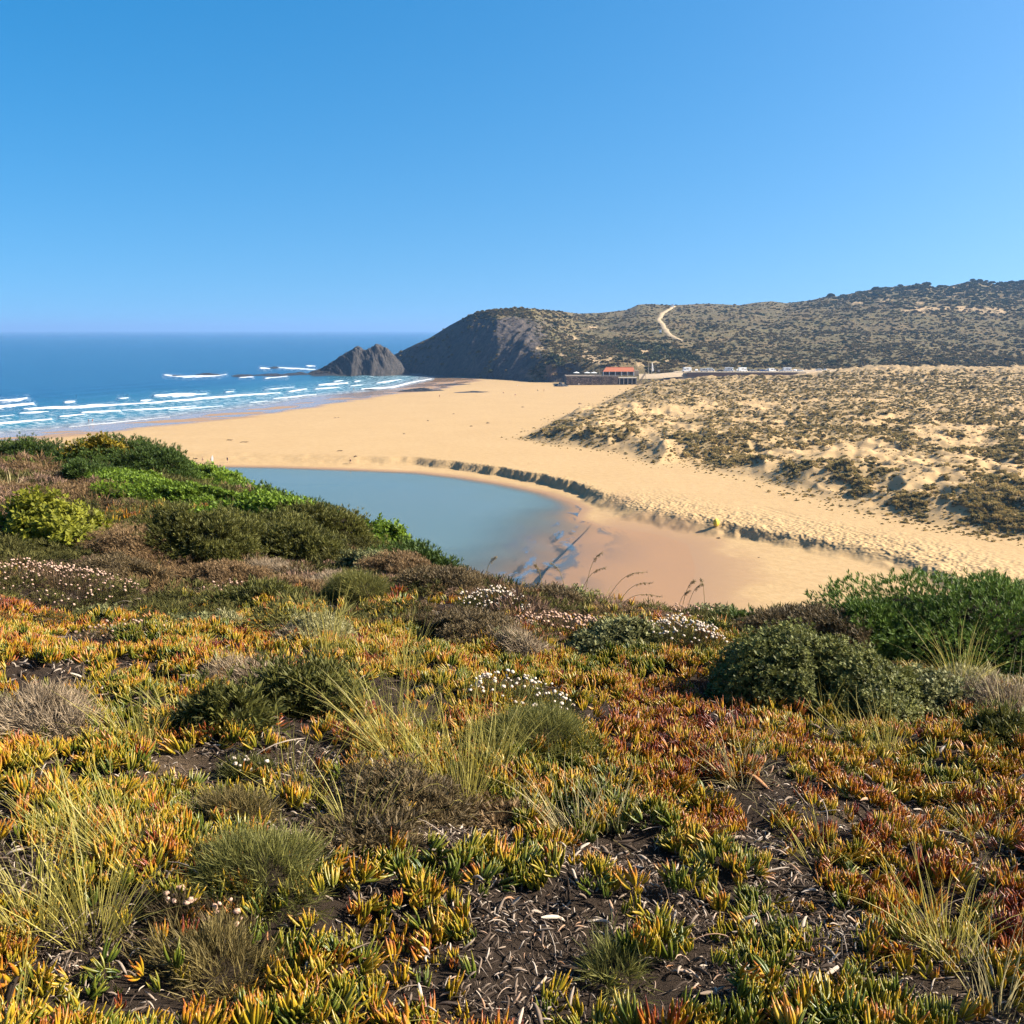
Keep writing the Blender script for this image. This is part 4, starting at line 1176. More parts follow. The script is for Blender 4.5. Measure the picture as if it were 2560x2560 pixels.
scr = [proto('scrub_%d' % k, blob_mesh('hill_scrub', 850 + k, 90, .30, .62), M_SCRUB if k < 3 else M_SCRUB2) for k in range(6)]
N = 44000
cj = rng.uniform(0, HX.shape[1] - 1.01, N); ti = rng.uniform(3, HX.shape[0] - 8, N)
ci_, ri_ = cj.astype(int), ti.astype(int)
Xw = HX[ri_, ci_] + rng.normal(0, 1.5, N); Yw = HY[ri_, ci_] + rng.normal(0, 2.0, N)
rk_ = rock[ri_, ci_]; sn_ = sandm[ri_, ci_]; lu_ = bluf[ri_, ci_]; hp = hpy[ri_, ci_]; hx_ = hpx[ri_, ci_]
dn = ss(.40, .60, fbm(Xw / 26., Yw / 40., 171, 4))
ridge_z = ss(800, 720, hp) * ss(1900, 2100, hx_)
okm = (rng.uniform(0, 1, N) < (.30 + .45 * dn + .6 * lu_ + .4 * ridge_z) * (1 - .97 * rk_) * (1 - .75 * sn_)) & ~((hx_ > 1400) & (hx_ < 1620) & (hp > 912)) & ~((hx_ > 1680) & (hx_ < 2015) & (hp > 918))
dpath, _, _ = seg_dist(ph[:, :2], Xw, Yw)
okm &= dpath > 3.5
Xw, Yw, lu_, ridge_z = Xw[okm], Yw[okm], lu_[okm], ridge_z[okm]
n = len(Xw)
size = np.exp(rng.normal(.42, .36, n)) * (1 + .9 * lu_ * rng.uniform(.3, 1, n) + .8 * ridge_z)
gn = gn_scatter('hill_scrub', np.stack([Xw, Yw, hill_z(Xw, Yw) - .1], 1), np.stack([rng.normal(0, .1, n), rng.normal(0, .1, n), rng.uniform(0, 6.28, n)], 1), size, np.where(rng.uniform(0, 1, n) < .25 + .6 * np.maximum(lu_, ridge_z), rng.integers(3, 6, n), rng.integers(0, 3, n)), {}, scr)
tag(gn, 'low olive scrub covering the hillside behind the dunes', 'scrub', kind='stuff')

# trees on the far ridge
M_BARK = plain('bark', (.07, .05, .035), .9, .1, .3, 6)
TREES = [2350, 2418, 2436, 2452, 2466, 2484, 2500, 2514, 2526, 2538, 2550, 2562, 2580, 2600, 2180, 2240, 2300, 2070]
for i, px in enumerate(TREES):
    q = (px - 1280) / FPX / 1.012
    Yk_, Zk_ = hill_cols(np.array(q)); y = float(Yk_[5]) - 6 - (i * 7) % 20
    p = np.array([q * y, y, float(hill_z(q * y, y))])
    h = 3.6 + 2.4 * ((i * 37) % 10) / 10
    e = empty('ridge_tree', p - [0, 0, .3], i * 1.3, 'dark bushy tree standing on the skyline of the far ridge', 'tree', 'trees along the far ridge')
    MB().tube([(0, 0, 0), (.1, 0, h * .35), (.2, .1, h * .7)], [.25, .2, .08], 6).build('trunk', M_BARK, e, True)
    if i < 4: CR = [blob_mesh('crown', 900 + i, 220, .17, .85)]; (TREES_M := globals().setdefault('TREES_M', [])).append(CR[0])
    obj('crown', TREES_M[i % 4], M_SCRUB2, e, loc=(0, 0, h * .30), scale=(h * 1.5, h * 1.3, h * .95))

# ================================================================== CLIFFTOP PLANTS
rng = np.random.default_rng(11)
# ------------------------------------------------------------------ shrubs
def sprig_leaf(n, l, w_, splay, seed):
    """rosette of oval leaves round +Z"""
    r_ = np.random.default_rng(seed); V = []; F = []
    for k in range(n):
        az = 2.4 * k + r_.uniform(-.3, .3); el = splay * r_.uniform(.5, 1.25); z0 = l * .5 * k / n
        d = np.array([math.cos(az) * math.sin(el), math.sin(az) * math.sin(el), math.cos(el)])
        s_ = np.array([-math.sin(az), math.cos(az), 0]); b = np.array([0, 0, z0]); L = l * r_.uniform(.8, 1.2)
        i = len(V)
        V += [b, b + d * L * .5 + s_ * w_ * .5, b + d * L, b + d * L * .5 - s_ * w_ * .5]
        F.append((i, i + 1, i + 2, i + 3))
    return np.array(V), np.array(F)
SPRIG = {'leaf': sprig_leaf(6, 1.0, .48, 1.05, 1), 'needle': sprig_leaf(7, 1.15, .20, .62, 2), 'fine': sprig_leaf(6, 1.0, .16, .9, 3), 'twig': sprig_leaf(4, 1.5, .09, .8, 4), 'fat': sprig_leaf(6, .9, .55, .8, 5), 'spike': sprig_leaf(5, 1.8, .085, .45, 6)}
T = {  # kind: sprig, dark, light, translucency, sprig size m, lumpiness
 'juniper': ('needle', (.014, .030, .007), (.085, .135, .022), .2, .050, .55),
 'junipernear': ('needle', (.016, .034, .006), (.135, .21, .03), .2, .036, .30),
 'lentisc': ('leaf', (.024, .052, .006), (.20, .30, .024), .3, .055, .6),
 'olive': ('needle', (.020, .026, .007), (.15, .145, .03), .2, .045, .7),
 'yellowgreen': ('leaf', (.040, .060, .008), (.30, .30, .028), .35, .060, .35),
 'yellow': ('fat', (.085, .070, .010), (.36, .265, .022), .3, .070, .4),
 'heath': ('fine', (.055, .032, .016), (.31, .195, .088), .15, .030, .5),
 'heathdark': ('fine', (.026, .018, .010), (.185, .130, .058), .15, .030, .5),
 'dead': ('twig', (.085, .060, .038), (.42, .31, .19), .05, .034, .5),
 'greygreen': ('leaf', (.035, .042, .016), (.27, .265, .10), .2, .028, .4),
 'silver': ('fine', (.10, .11, .045), (.46, .41, .19), .2, .030, .3),
 'dense': ('leaf', (.016, .025, .008), (.215, .22, .055), .2, .022, .3),
 'spiky': ('spike', (.035, .040, .012), (.255, .240, .060), .25, .028, .16),
 'spikybrown': ('spike', (.050, .035, .014), (.27, .205, .070), .2, .028, .18)}
M_T = {k: leaf_mat(k + '_leaves', v[1], v[2], v[3], .6, .2) for k, v in T.items()}
M_HEART = plain('shade_core_brown', (.026, .019, .013), .95, .05, .3, 40)  # near-black brown that paints the shade inside the bushes
HK = {'dead': .62, 'spiky': .78, 'spikybrown': .72, 'heath': .8, 'heathdark': .8, 'dense': .92, 'yellowgreen': .82, 'olive': .85, 'junipernear': 1.0}
FOOT = []                       # footprints: x, y, half width, half depth

def billow(dx, dy, dz, seed):
    u = dx * 1.9 + seed % 91; v = dy * 1.9 + dz * 1.5
    a_ = np.abs(2 * vnoise(u, v, seed % 97) - 1); b_ = np.abs(2 * vnoise(u * 2.3, v * 2.3, seed % 89 + 3) - 1)
    return .45 * np.sqrt(a_) + .35 * np.sqrt(b_) + .35 * vnoise(dx * 1.1 + seed % 13, dy * 1.1, seed % 31)

def shrub(px, py, wpx, hpx, ty, label, dep=.8, cat='shrub', seed=None, cap=9000, name=None, sink=0.0):
    seed = int(px * 7 + py * 3) if seed is None else seed
    r_ = np.random.default_rng(seed)
    sp, lo, hi, tr, ssz, lump = T[ty]
    b = on_ground(px, py); y = b[1]
    w_ = wpx * y / FPX; d_ = max(w_ * dep, .15); h_ = hpx * y / FPX * HK.get(ty, .9) * ((1.2 if ty in ('juniper', 'yellow') else .86) if y > 13 else 1)
    cx_, cy_ = b[0] * (1 + .42 * d_ / y), y + d_ * .42
    s_ = max(ssz, 7.5 * y / FPX) * (1 if y < 12 else 1.0)
    area = 2.2 * (w_ * d_ * .8 + h_ * (w_ + d_))
    n = int(min(cap, max(140, 1.9 * area / (s_ * s_ * .55))))
    D = r_.normal(size=(n, 3)); D[:, 2] = np.abs(D[:, 2]); D /= np.linalg.norm(D, axis=1)[:, None]
    nz = billow(D[:, 0], D[:, 1], D[:, 2], seed)
    lob = 1 + lump * 1.5 * (nz - .55)
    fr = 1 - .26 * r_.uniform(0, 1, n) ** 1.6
    oaz = 1 + 1.1 * (vnoise(np.cos(np.arctan2(D[:, 1], D[:, 0])) * 1.4 + seed % 17, np.sin(np.arctan2(D[:, 1], D[:, 0])) * 1.4 + 5, seed % 41) - .5)
    stray = r_.uniform(0, 1, n) < .16
    frs = np.where(stray, 1 + r_.uniform(.1, 1.7, n) * s_ / max(w_ * .5, h_), fr)
    lx = D[:, 0] * lob * frs * oaz * w_ / 2; ly = D[:, 1] * lob * frs * oaz * d_ / 2; lz = np.maximum(D[:, 2], .02) ** .8 * lob * frs * h_
    gx_ = cx_ + lx; gy_ = cy_ + ly
    base_z = float(hf(cx_, cy_))
    gz_ = .65 * hf(gx_, gy_) + .35 * base_z
    root = empty(name or 'shrub', (cx_, cy_, base_z), 0, label, cat)
    pos = np.stack([lx, ly, gz_ - base_z + lz - s_ * .4 - sink * h_], 1)
    dirs = D * [1, 1, 1.15] + [0, 0, .35] + r_.normal(0, .33, (n, 3))
    PV, PF = SPRIG[sp]
    var = np.clip(.55 * r_.uniform(0, 1, n) + .45 * (fr - .74) / .26 + .9 * (nz - .55), 0, 1)  # inner and crease sprigs darker: shade painted into the leaf tone
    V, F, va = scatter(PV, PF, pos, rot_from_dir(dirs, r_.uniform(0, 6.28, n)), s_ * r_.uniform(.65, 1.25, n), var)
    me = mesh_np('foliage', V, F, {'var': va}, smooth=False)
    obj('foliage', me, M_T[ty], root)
    # solid core, near-black in place of the shade among inner twigs
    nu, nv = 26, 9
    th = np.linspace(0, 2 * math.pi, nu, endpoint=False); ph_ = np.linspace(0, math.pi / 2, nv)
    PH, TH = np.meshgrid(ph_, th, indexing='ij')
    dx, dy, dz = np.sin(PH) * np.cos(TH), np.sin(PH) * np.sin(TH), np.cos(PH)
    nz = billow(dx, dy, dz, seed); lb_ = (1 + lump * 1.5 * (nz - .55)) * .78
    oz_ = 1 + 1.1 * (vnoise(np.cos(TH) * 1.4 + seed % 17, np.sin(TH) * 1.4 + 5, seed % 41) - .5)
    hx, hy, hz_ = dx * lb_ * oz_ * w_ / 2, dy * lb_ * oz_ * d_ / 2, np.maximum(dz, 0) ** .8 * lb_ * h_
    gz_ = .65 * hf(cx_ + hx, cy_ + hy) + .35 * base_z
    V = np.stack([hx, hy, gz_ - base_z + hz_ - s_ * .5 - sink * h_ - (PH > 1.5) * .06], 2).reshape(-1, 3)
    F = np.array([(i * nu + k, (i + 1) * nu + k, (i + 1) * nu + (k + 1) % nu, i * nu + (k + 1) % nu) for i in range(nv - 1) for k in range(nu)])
    obj('shade_core', mesh_np('shade_core', V, F), M_HEART, root)
    FOOT.append((cx_, cy_, w_ / 2, d_ / 2))
    return root

SHRUBS = [
 # far end of the spur, against the sand
 (80, 1150, 190, 70, 'juniper', 'dark green juniper mound at the far left end of the spur', .8),
 (45, 1150, 110, 36, 'lentisc', 'low bright green bush in front of the farthest juniper mound', .8),
 (215, 1150, 150, 56, 'juniper', 'dark juniper behind the yellowing bush on the spur', .8),
 (290, 1178, 330, 88, 'juniper', 'large black-green juniper with shaded left side on the spur', .7),
 (262, 1180, 160, 88, 'yellow', 'yellowing bush glowing among dark junipers at the end of the spur', .4),
 (385, 1172, 190, 84, 'juniper', 'dark juniper on the spur edge beside the beach', .8),
 (120, 1168, 170, 30, 'heath', 'brown heath strip left of the shaded junipers', .8),
 # bright green mass on the spur slope
 (300, 1232, 300, 66, 'lentisc', 'bright green spreading bush nearest the brown cushions on the spur', .8),
 (420, 1205, 280, 78, 'lentisc', 'bright green spreading bush just below the dark junipers', .8),
 (520, 1230, 240, 82, 'lentisc', 'bright green bush on the spur edge at the start of the lagoon', .8),
 (480, 1278, 380, 84, 'lentisc', 'widest bright green bush in the middle of the spur', .6),
 (630, 1262, 220, 78, 'lentisc', 'bright green bush halfway along the spur edge', .8),
 (660, 1318, 280, 84, 'lentisc', 'bright green bush below the middle of the spur edge', .6),
 (575, 1190, 90, 40, 'olive', 'small dark tuft breaking the spur edge at the lagoon corner', .8),
 (700, 1262, 130, 62, 'juniper', 'dark juniper on the spur edge over the teal water', .8),
 (775, 1310, 190, 78, 'juniper', 'dark juniper halfway down the spur edge over the lagoon', .8),
 (870, 1342, 220, 84, 'lentisc', 'deep green bush low on the spur edge above the water', .8),
 (790, 1352, 200, 70, 'olive', 'dark olive bush behind the pale silvery plant', .7),
 (955, 1380, 200, 84, 'lentisc', 'green bush with yellow tints near the low end of the spur', .8),
 (1040, 1408, 150, 72, 'juniper', 'last dark juniper where the spur meets the lagoon', .8),
 (1105, 1432, 110, 52, 'juniper', 'small dark juniper tip pointing at the open water', .8),
 (930, 1440, 180, 70, 'greygreen', 'olive green scrub under the last junipers of the spur', .7),
 # middle left
 (235, 1222, 100, 44, 'heath', 'round brown heath cushion against the bright green bushes', .9),
 (60, 1200, 150, 52, 'heath', 'brown heath cushion nearest the photo edge below the junipers', .9),
 (130, 1228, 150, 50, 'heathdark', 'dark brown heath cushion in the middle of the heath slope', .9),
 (40, 1258, 140, 40, 'heath', 'tawny heath cushion above the yellow-green bush', .9),
 (190, 1262, 140, 44, 'heath', 'tawny heath patch between yellow-green bush and bright green bushes', .9),
 (300, 1282, 160, 40, 'heathdark', 'low dark heath strip under the bright green bushes', .9),
 (115, 1378, 236, 128, 'yellowgreen', 'round yellow-green bush with a shaded left side', .8),
 (20, 1345, 110, 60, 'heathdark', 'dark heath behind the round yellow-green bush', .8),
 (480, 1420, 330, 118, 'olive', 'big dark olive bush in the middle of the spur', .7),
 (630, 1405, 240, 88, 'olive', 'dark olive bush right of the biggest olive bush', .7),
 (760, 1420, 190, 80, 'olive', 'low dark olive bush below the pale silvery plant', .7),
 (420, 1330, 200, 50, 'heath', 'tawny heath strip behind the biggest olive bush', .8),
 (770, 1372, 130, 40, 'silver', 'pale silvery plant among the dark olive bushes', .8),
 (350, 1400, 230, 84, 'heath', 'brown heath cushion between yellow-green bush and olive bush', .8),
 (300, 1455, 230, 74, 'heathdark', 'dark mixed heath below the brown cushion', .8),
 (560, 1478, 230, 62, 'heath', 'tawny heath mound below the olive bushes', .8),
 (680, 1452, 170, 58, 'dead', 'tangle of bare grey branches beside the olive bushes', .8),
 (820, 1478, 170, 52, 'dead', 'fallen grey twiggy shrub spread over the heath', .8),
 (700, 1500, 190, 52, 'heath', 'brown heath ridge beside the fallen grey shrub', .8),
 (640, 1525, 160, 54, 'olive', 'small green bush with pale specks left of the heath ridge', .8),
 (895, 1512, 150, 76, 'spiky', 'green feathery bush in front of the fallen grey shrub', .8),
 (1000, 1470, 250, 74, 'heath', 'brown twiggy heath mound on the crest', .7),
 (1050, 1418, 120, 34, 'silver', 'pale green cushion just under the last junipers', .8),
 (1120, 1478, 200, 60, 'heathdark', 'dark heath mound on the crest left of the white flowers', .8),
 (1230, 1470, 170, 50, 'heathdark', 'dark twiggy mound on the crest against the lagoon', .8),
 (1385, 1490, 140, 62, 'heathdark', 'round dark twiggy mound on the crest below seed stalks', .8),
 (1440, 1510, 130, 52, 'greygreen', 'grey-green cushion on the crest beside the round dark mound', .8),
 (1160, 1618, 330, 84, 'heathdark', 'wide dark heath cushion in front of the white flower slope', .8),
 (1290, 1655, 130, 80, 'dead', 'greyish end of the wide heath cushion', .8),
 (1275, 1640, 80, 44, 'silver', 'small silvery cushion at the front of the heath', .8),
 (790, 1600, 150, 44, 'silver', 'pale round cushion lying in the ice plants', .9),
 (730, 1602, 80, 34, 'dead', 'small dark tangled cushion beside the pale round one', .9),
 (470, 1590, 170, 40, 'greygreen', 'low grey-green patch among the ice plants', .9),
 (240, 1560, 120, 40, 'greygreen', 'small grey-green tuft under the pink flower heads', .9),
 (560, 1580, 90, 34, 'silver', 'pale green low cushion among orange leaves', .9),
 (1540, 1650, 250, 84, 'greygreen', 'pale grey-green leafy cushion in the middle of the slope', .8),
 (1790, 1540, 130, 60, 'greygreen', 'low green bush on the crest right of the seed stalks', .8),
 (1850, 1530, 90, 44, 'juniper', 'small dark green bush at the notch of the crest', .8),
 # right group
 (1985, 1600, 260, 96, 'heathdark', 'brown flat-topped bush against the sandbar', .8),
 (2110, 1640, 230, 110, 'heathdark', 'dark brown bush in front of the big green juniper', .8),
 (2480, 1700, 780, 205, 'junipernear', 'biggest deep green juniper at the right edge', .7),
 (2190, 1650, 230, 130, 'junipernear', 'green juniper arm reaching left of the biggest juniper', .8),
 (1960, 1795, 400, 200, 'dense', 'big rounded dark green cushion bush with tiny leaves', .8),
 (2150, 1800, 330, 150, 'dense', 'lighter right shoulder of the tiny-leaved cushion bush', .7),
 (2300, 1790, 220, 90, 'greygreen', 'pale leafy fringe right of the rounded cushion bush', .7),
 (2470, 1800, 230, 100, 'dead', 'dry grey twiggy bush at the right edge', .7),
 (2390, 1760, 170, 80, 'silver', 'straw-coloured bush in front of the biggest juniper', .7),
 (2500, 1860, 160, 60, 'olive', 'dark low bush under the dry grey one at the right edge', .7),
 # near cushions
 (110, 1880, 330, 150, 'dead', 'big dry straw-brown cushion at the left edge', .8),
 (620, 1740, 190, 72, 'dead', 'bare grey twig cushion behind the dark shrub', .8),
 (560, 1850, 240, 110, 'olive', 'dark shaded shrub left of the central grass', .8),
 (760, 1790, 220, 130, 'olive', 'black-green shrub behind the central grass', .8),
 (1330, 1900, 300, 110, 'spiky', 'dark green feathery shrub under the near white flowers', .8),
 (1010, 2050, 330, 130, 'heathdark', 'dark brown twig cushion at the foot of the central grass', .8),
 (930, 2150, 260, 70, 'heathdark', 'flat dark twig cushion below the central grass', .8),
 (1240, 2090, 180, 70, 'heath', 'brown twig cushion right of the central grass', .8),
 (640, 2270, 300, 130, 'spiky', 'green needle-leaved cushion in the lower left', .8),
 (545, 2500, 280, 110, 'spikybrown', 'brownish needle-leaved cushion at the bottom left', .8),
 (590, 2060, 170, 80, 'spikybrown', 'small rusty feathery plant between the grass tufts', .8),
 (1530, 2470, 110, 70, 'spiky', 'small bright green grassy tuft on the bare litter', .8)]
for a in SHRUBS:
    shrub(a[0], a[1], a[2], a[3], a[4], a[5], a[6])

# ------------------------------------------------------------------ grass tufts
M_BLADE = leaf_mat('grass_blades', (.26, .22, .040), (.62, .52, .13), .35, .5, .3)
M_STRAW = leaf_mat('straw_blades', (.34, .26, .10), (.68, .57, .29), .3, .6, .2)
def blades_mesh(n, spread, h, wd, seed, lean=(0, 0), tilt=.5, segs=7, curl=.5):
    r_ = np.random.default_rng(seed)
    s = np.linspace(0, 1, segs + 1)
    az = r_.uniform(0, 2 * math.pi, n); rad = spread * np.sqrt(r_.uniform(0, 1, n))
    b = np.stack([rad * np.cos(az), rad * np.sin(az), np.full(n, -.02)], 1)
    oa = az + r_.normal(0, .6, n); tl = np.abs(r_.normal(0, tilt, n)) + .06; L = h * r_.uniform(.35, 1.1, n); cu = curl * r_.uniform(.1, 1.6, n) ** 1.5
    ang = tl[:, None] + cu[:, None] * s[None] ** 1.6
    dr = np.sin(ang); dz = np.cos(ang); ds_ = L[:, None] / segs
    R_ = np.concatenate([np.zeros((n, 1)), np.cumsum(dr[:, 1:] * ds_, 1)], 1); Z_ = np.concatenate([np.zeros((n, 1)), np.cumsum(dz[:, 1:] * ds_, 1)], 1)
    ox, oy = np.cos(oa)[:, None], np.sin(oa)[:, None]
    wob = (r_.normal(0, .03, n)[:, None]) * h * np.sin(s[None] * 3)
    C = np.stack([b[:, :1] + ox * R_ - oy * wob + lean[0] * Z_, b[:, 1:2] + oy * R_ + ox * wob + lean[1] * Z_, b[:, 2:3] + Z_], 2)
    fa = r_.uniform(0, 2 * math.pi, n)
    sd_ = np.stack([np.cos(fa), np.sin(fa), np.zeros(n)], 1)[:, None, :] * (wd * .5 * np.clip(1.02 - s ** 2.2, .04, 1))[None, :, None] * r_.uniform(.7, 1.3, n)[:, None, None]
    V = np.stack([C - sd_, C + sd_], 2).reshape(-1, 3)
    k = (segs + 1) * 2
    f = np.array([(2 * i, 2 * i + 1, 2 * i + 3, 2 * i + 2) for i in range(segs)])
    F = (f[None] + (np.arange(n) * k)[:, None, None]).reshape(-1, 4)
    return mesh_np('blades', V, F, {'var': np.repeat(r_.uniform(0, 1, n), k)}, smooth=True)

def grass(px, py, hpx, n, label, lean=(0, 0), tilt=.45, spread=.06, straw=False, curl=.6):
    b = on_ground(px, py); h = hpx * b[1] / FPX * 1.12
    o = empty('grass_tuft', b, 0, label, 'grass tuft', 'tufts of long grass')
    me = blades_mesh(int(n * 1.7), spread, h, max(.0028, 1.7 * b[1] / FPX), int(px + py), lean, tilt, curl=curl)
    x = obj('blades', me, M_STRAW if straw else M_BLADE, o); x['kind'] = 'stuff'
GRASS = [(985, 1890, 330, 120, 'tallest grass fan in the middle of the slope', (-.15, 0), .5), (1160, 2020, 430, 90, 'big loose grass tuft below the tallest fan', (-.10, 0), .55), (1060, 1980, 260, 70, 'shorter grass tuft between the two central fans', (-.3, .1), .6),
 (1240, 1930, 300, 46, 'thin grass tuft beside the near white flowers', (0, 0), .45), (880, 2090, 260, 40, 'arching grass tuft left of the brown twig cushion', (0, 0), .7), (740, 1990, 240, 36, 'sparse grass tuft beside the dark shaded shrub', (0, 0), .5),
 (90, 2330, 360, 70, 'yellow grass tuft at the left edge', (-.2, 0), .45), (235, 2350, 470, 70, 'tall spreading grass tuft in the lower left', (.05, 0), .5), (330, 2160, 330, 50, 'grass tuft leaning left over the ice plants', (-.55, 0), .3), (200, 2120, 280, 36, 'thin grass tuft between the left edge tufts', (-.45, 0), .4),
 (350, 1880, 230, 50, 'grass tuft beside the straw-brown cushion', (-.25, 0), .4), (430, 1800, 170, 30, 'small grass tuft above the leaning one', (-.3, 0), .4),
 (1440, 2100, 260, 46, 'pale grass tuft right of the near white flowers', (-.25, 0), .5), (1530, 2075, 210, 40, 'green grass tuft beside the pale one in the middle', (.1, 0), .5),
 (1850, 1960, 200, 70, 'dry arching grass tuft in the middle right', (-.1, 0), .75), (2210, 1890, 190, 60, 'grass tuft in front of the rounded cushion bush', (-.15, 0), .6), (2060, 1800, 150, 14, 'few upright grass stalks before the rounded cushion bush', (0, 0), .2),
 (2150, 1870, 170, 20, 'loose grass stalks right of the upright few', (-.2, 0), .35), (2370, 2395, 360, 62, 'tall yellow grass tuft in the lower right', (-.15, 0), .5), (2500, 2530, 330, 26, 'stout grass stalks at the bottom right edge', (0, 0), .25),
 (2400, 1745, 230, 70, 'grass fan in front of the biggest juniper', (-.05, 0), .45), (2520, 1800, 190, 70, 'dry pale grass at the right edge below the juniper', (0, 0), .8), (1920, 2385, 150, 16, 'small arching grass wisp on the litter', (-.4, 0), .6),
 (2050, 2160, 200, 26, 'thin grass wisp among orange leaves right of centre', (-.2, 0), .6), (2480, 2120, 190, 22, 'thin arching stems over orange leaves at the right', (-.2, 0), .7), (820, 1650, 210, 40, 'fine green grass behind the central shrubs', (0, 0), .35),
 (1010, 1690, 180, 44, 'fine grass among orange ice plants behind the tallest fan', (0, 0), .4), (30, 1240, 70, 26, 'tawny grass at the left edge on the heath', (.2, 0), .6), (1780, 1770, 80, 5, 'two or three grass stalks left of the rounded cushion bush', (0, 0), .15),
 (30, 2560, 300, 14, 'long single stems at the bottom left corner', (0, 0), .5), (900, 2560, 260, 10, 'lone arching stems at the bottom of the slope', (-.1, 0), .5), (1490, 1505, 60, 40, 'short dark grass on the crest below the seed stalks', (.3, 0), .5)]
for g_ in GRASS:
    grass(*g_[:5], lean=g_[5], tilt=g_[6], straw=any(k in g_[4] for k in ('dry', 'pale', 'tawny', 'stout')), curl=.9 if 'arch' in g_[4] else .55)

# seed stalks on the crest
M_SEED = leaf_mat('seed_heads', (.20, .14, .07), (.45, .34, .19), .3, .7, .1)
STALK = [((1208, 1432), (1232, 1384), 'dark seed stalk standing farthest left against the water'), ((1360, 1452), (1343, 1402), 'drooping seed stalk left of the tallest pair'), ((1423, 1460), (1386, 1395), 'golden plume leaning left over the wet sand'),
 ((1456, 1480), (1493, 1368), 'tallest seed stalk on the crest'), ((1438, 1468), (1499, 1406), 'seed stalk crossing the tallest one'), ((1508, 1490), (1593, 1417), 'long seed stalk leaning right over the wet sand'),
 ((1538, 1508), (1612, 1447), 'lower seed stalk leaning right over the wet sand'), ((1538, 1512), (1630, 1482), 'lowest nodding seed stalk leaning right'), ((1690, 1512), (1716, 1470), 'arching pale stalk at the end of the wet sand'),
 ((1712, 1516), (1747, 1450), 'feathery stalk left of the last one'), ((1764, 1516), (1756, 1437), 'last upright feathery stalk before the bare sandbar'), ((1700, 1520), (1730, 1440), 'pale wispy stalk at the edge of the dry sand')]
for (bx, by), (tx_, ty_), lb in STALK:
    b = on_ground(bx, by + 14); y = b[1]
    tip = at_depth(tx_, ty_, y); b2 = at_depth(bx, by + 14, y)
    o = empty('seed_stalk', b, 0, lb, 'seed stalk', 'seed stalks on the crest')
    v = tip - b; L = np.linalg.norm(v)
    s = np.linspace(0, 1, 9)[:, None]
    pts = v[None] * s + np.array([[0, 0, 1.0]]) * L * .16 * np.sin(s * math.pi) + np.array([[v[0] * .25, 0, -.10 * L]]) * s ** 3
    MB().tube(pts, np.linspace(.0024, .0012, 9) * y / 7, 5).build('stem', M_STRAW, o, True)
    dd_ = np.gradient(pts, axis=0)[-1]; n = 26
    r_ = np.random.default_rng(int(bx))
    f = r_.uniform(.62, 1.0, n)
    pos = np.stack([np.interp(f, s[:, 0], pts[:, i]) for i in range(3)], 1)
    dirs = np.tile(dd_ / np.linalg.norm(dd_), (n, 1)) + r_.normal(0, .45, (n, 3)) + [0, 0, -.25]
    PV, PF = SPRIG['fine']
    V, F, va = scatter(PV, PF, pos, rot_from_dir(dirs, r_.uniform(0, 6, n)), .017 * y / 7 * r_.uniform(.6, 1.2, n), r_.uniform(0, 1, n))
    obj('seed_head', mesh_np('seed_head', V, F, {'var': va}, False), M_SEED, o)

# ------------------------------------------------------------------ flowering cushions
def head_mesh(seed):
    r_ = np.random.default_rng(seed); nu, nv = 9, 5; V = []
    for i in range(nv):
        ph_ = .15 + 1.75 * i / (nv - 1)
        for k in range(nu):
            th = 2 * math.pi * (k + .5 * (i % 2)) / nu; q = 1 + r_.normal(0, .09)
            V.append((q * math.sin(ph_) * math.cos(th), q * math.sin(ph_) * math.sin(th), .8 * q * math.cos(ph_)))
    V.append((0, 0, .85)); V.append((0, 0, -.35))
    F4 = [(i * nu + k, (i + 1) * nu + k, (i + 1) * nu + (k + 1) % nu, i * nu + (k + 1) % nu) for i in range(nv - 1) for k in range(nu)]
    F3 = [(nv * nu, k, (k + 1) % nu) for k in range(nu)] + [(nv * nu + 1, (nv - 1) * nu + (k + 1) % nu, (nv - 1) * nu + k) for k in range(nu)]
    return np.array(V), F3, F4
HV, HF3, HF4 = head_mesh(3)
def petal(name, c):
    t = NT(name)
    f = t.noise(180, 3, coord=t.pos())
    cc = t.mix(t.attr('var'), tuple(x * .72 for x in c), c)
    cc = t.mix(t.maprange(f, .4, .65), t.mix(1, cc, (.72, .64, .58), 'MULTIPLY'), cc)
    return t.done(t.principled(cc, .85, .1, t.bump(f, .8, .002)))
M_FW = petal('white_heads', (.60, .52, .43)); M_FP = petal('pink_heads', (.52, .36, .28)); M_FB = petal('rusty_heads', (.50, .34, .25))
PETALS = {'w': M_FW, 'p': M_FP, 'b': M_FB}
FLOWERS = [(150, 1535, 420, 120, 260, 'p', 'widest flower cushion with pinkish heads at the left', 0), (560, 1500, 230, 50, 46, 'p', 'pinkish flower heads scattered right of the widest flower cushion', 0), (880, 1470, 200, 40, 40, 'w', 'pale flower heads on the crest behind the fallen grey shrub', 0),
 (1235, 1545, 190, 70, 130, 'w', 'bright white flower heads on the crest before the lagoon', 0), (1400, 1605, 300, 80, 180, 'b', 'pinkish brown flower slope in the middle of the crest', 0), (1700, 1640, 250, 120, 190, 'w', 'white flower cushion left of the rounded dark bush', 0),
 (1730, 1560, 200, 56, 60, 'b', 'rusty flower heads on the crest right of the seed stalks', 0), (1300, 1800, 300, 130, 84, 'w', 'near white flower cushion right of the central grass', 1), (620, 1955, 110, 40, 14, 'w', 'small spray of white heads beside the thin grass', 1),
 (450, 2320, 110, 50, 14, 'b', 'dried flower heads in the lower left', 1), (330, 1600, 300, 40, 40, 'b', 'rusty heads strewn below the widest flower cushion', 0), (560, 2390, 160, 40, 12, 'b', 'dried heads between the needle-leaved cushions', 1)]
hm = {}
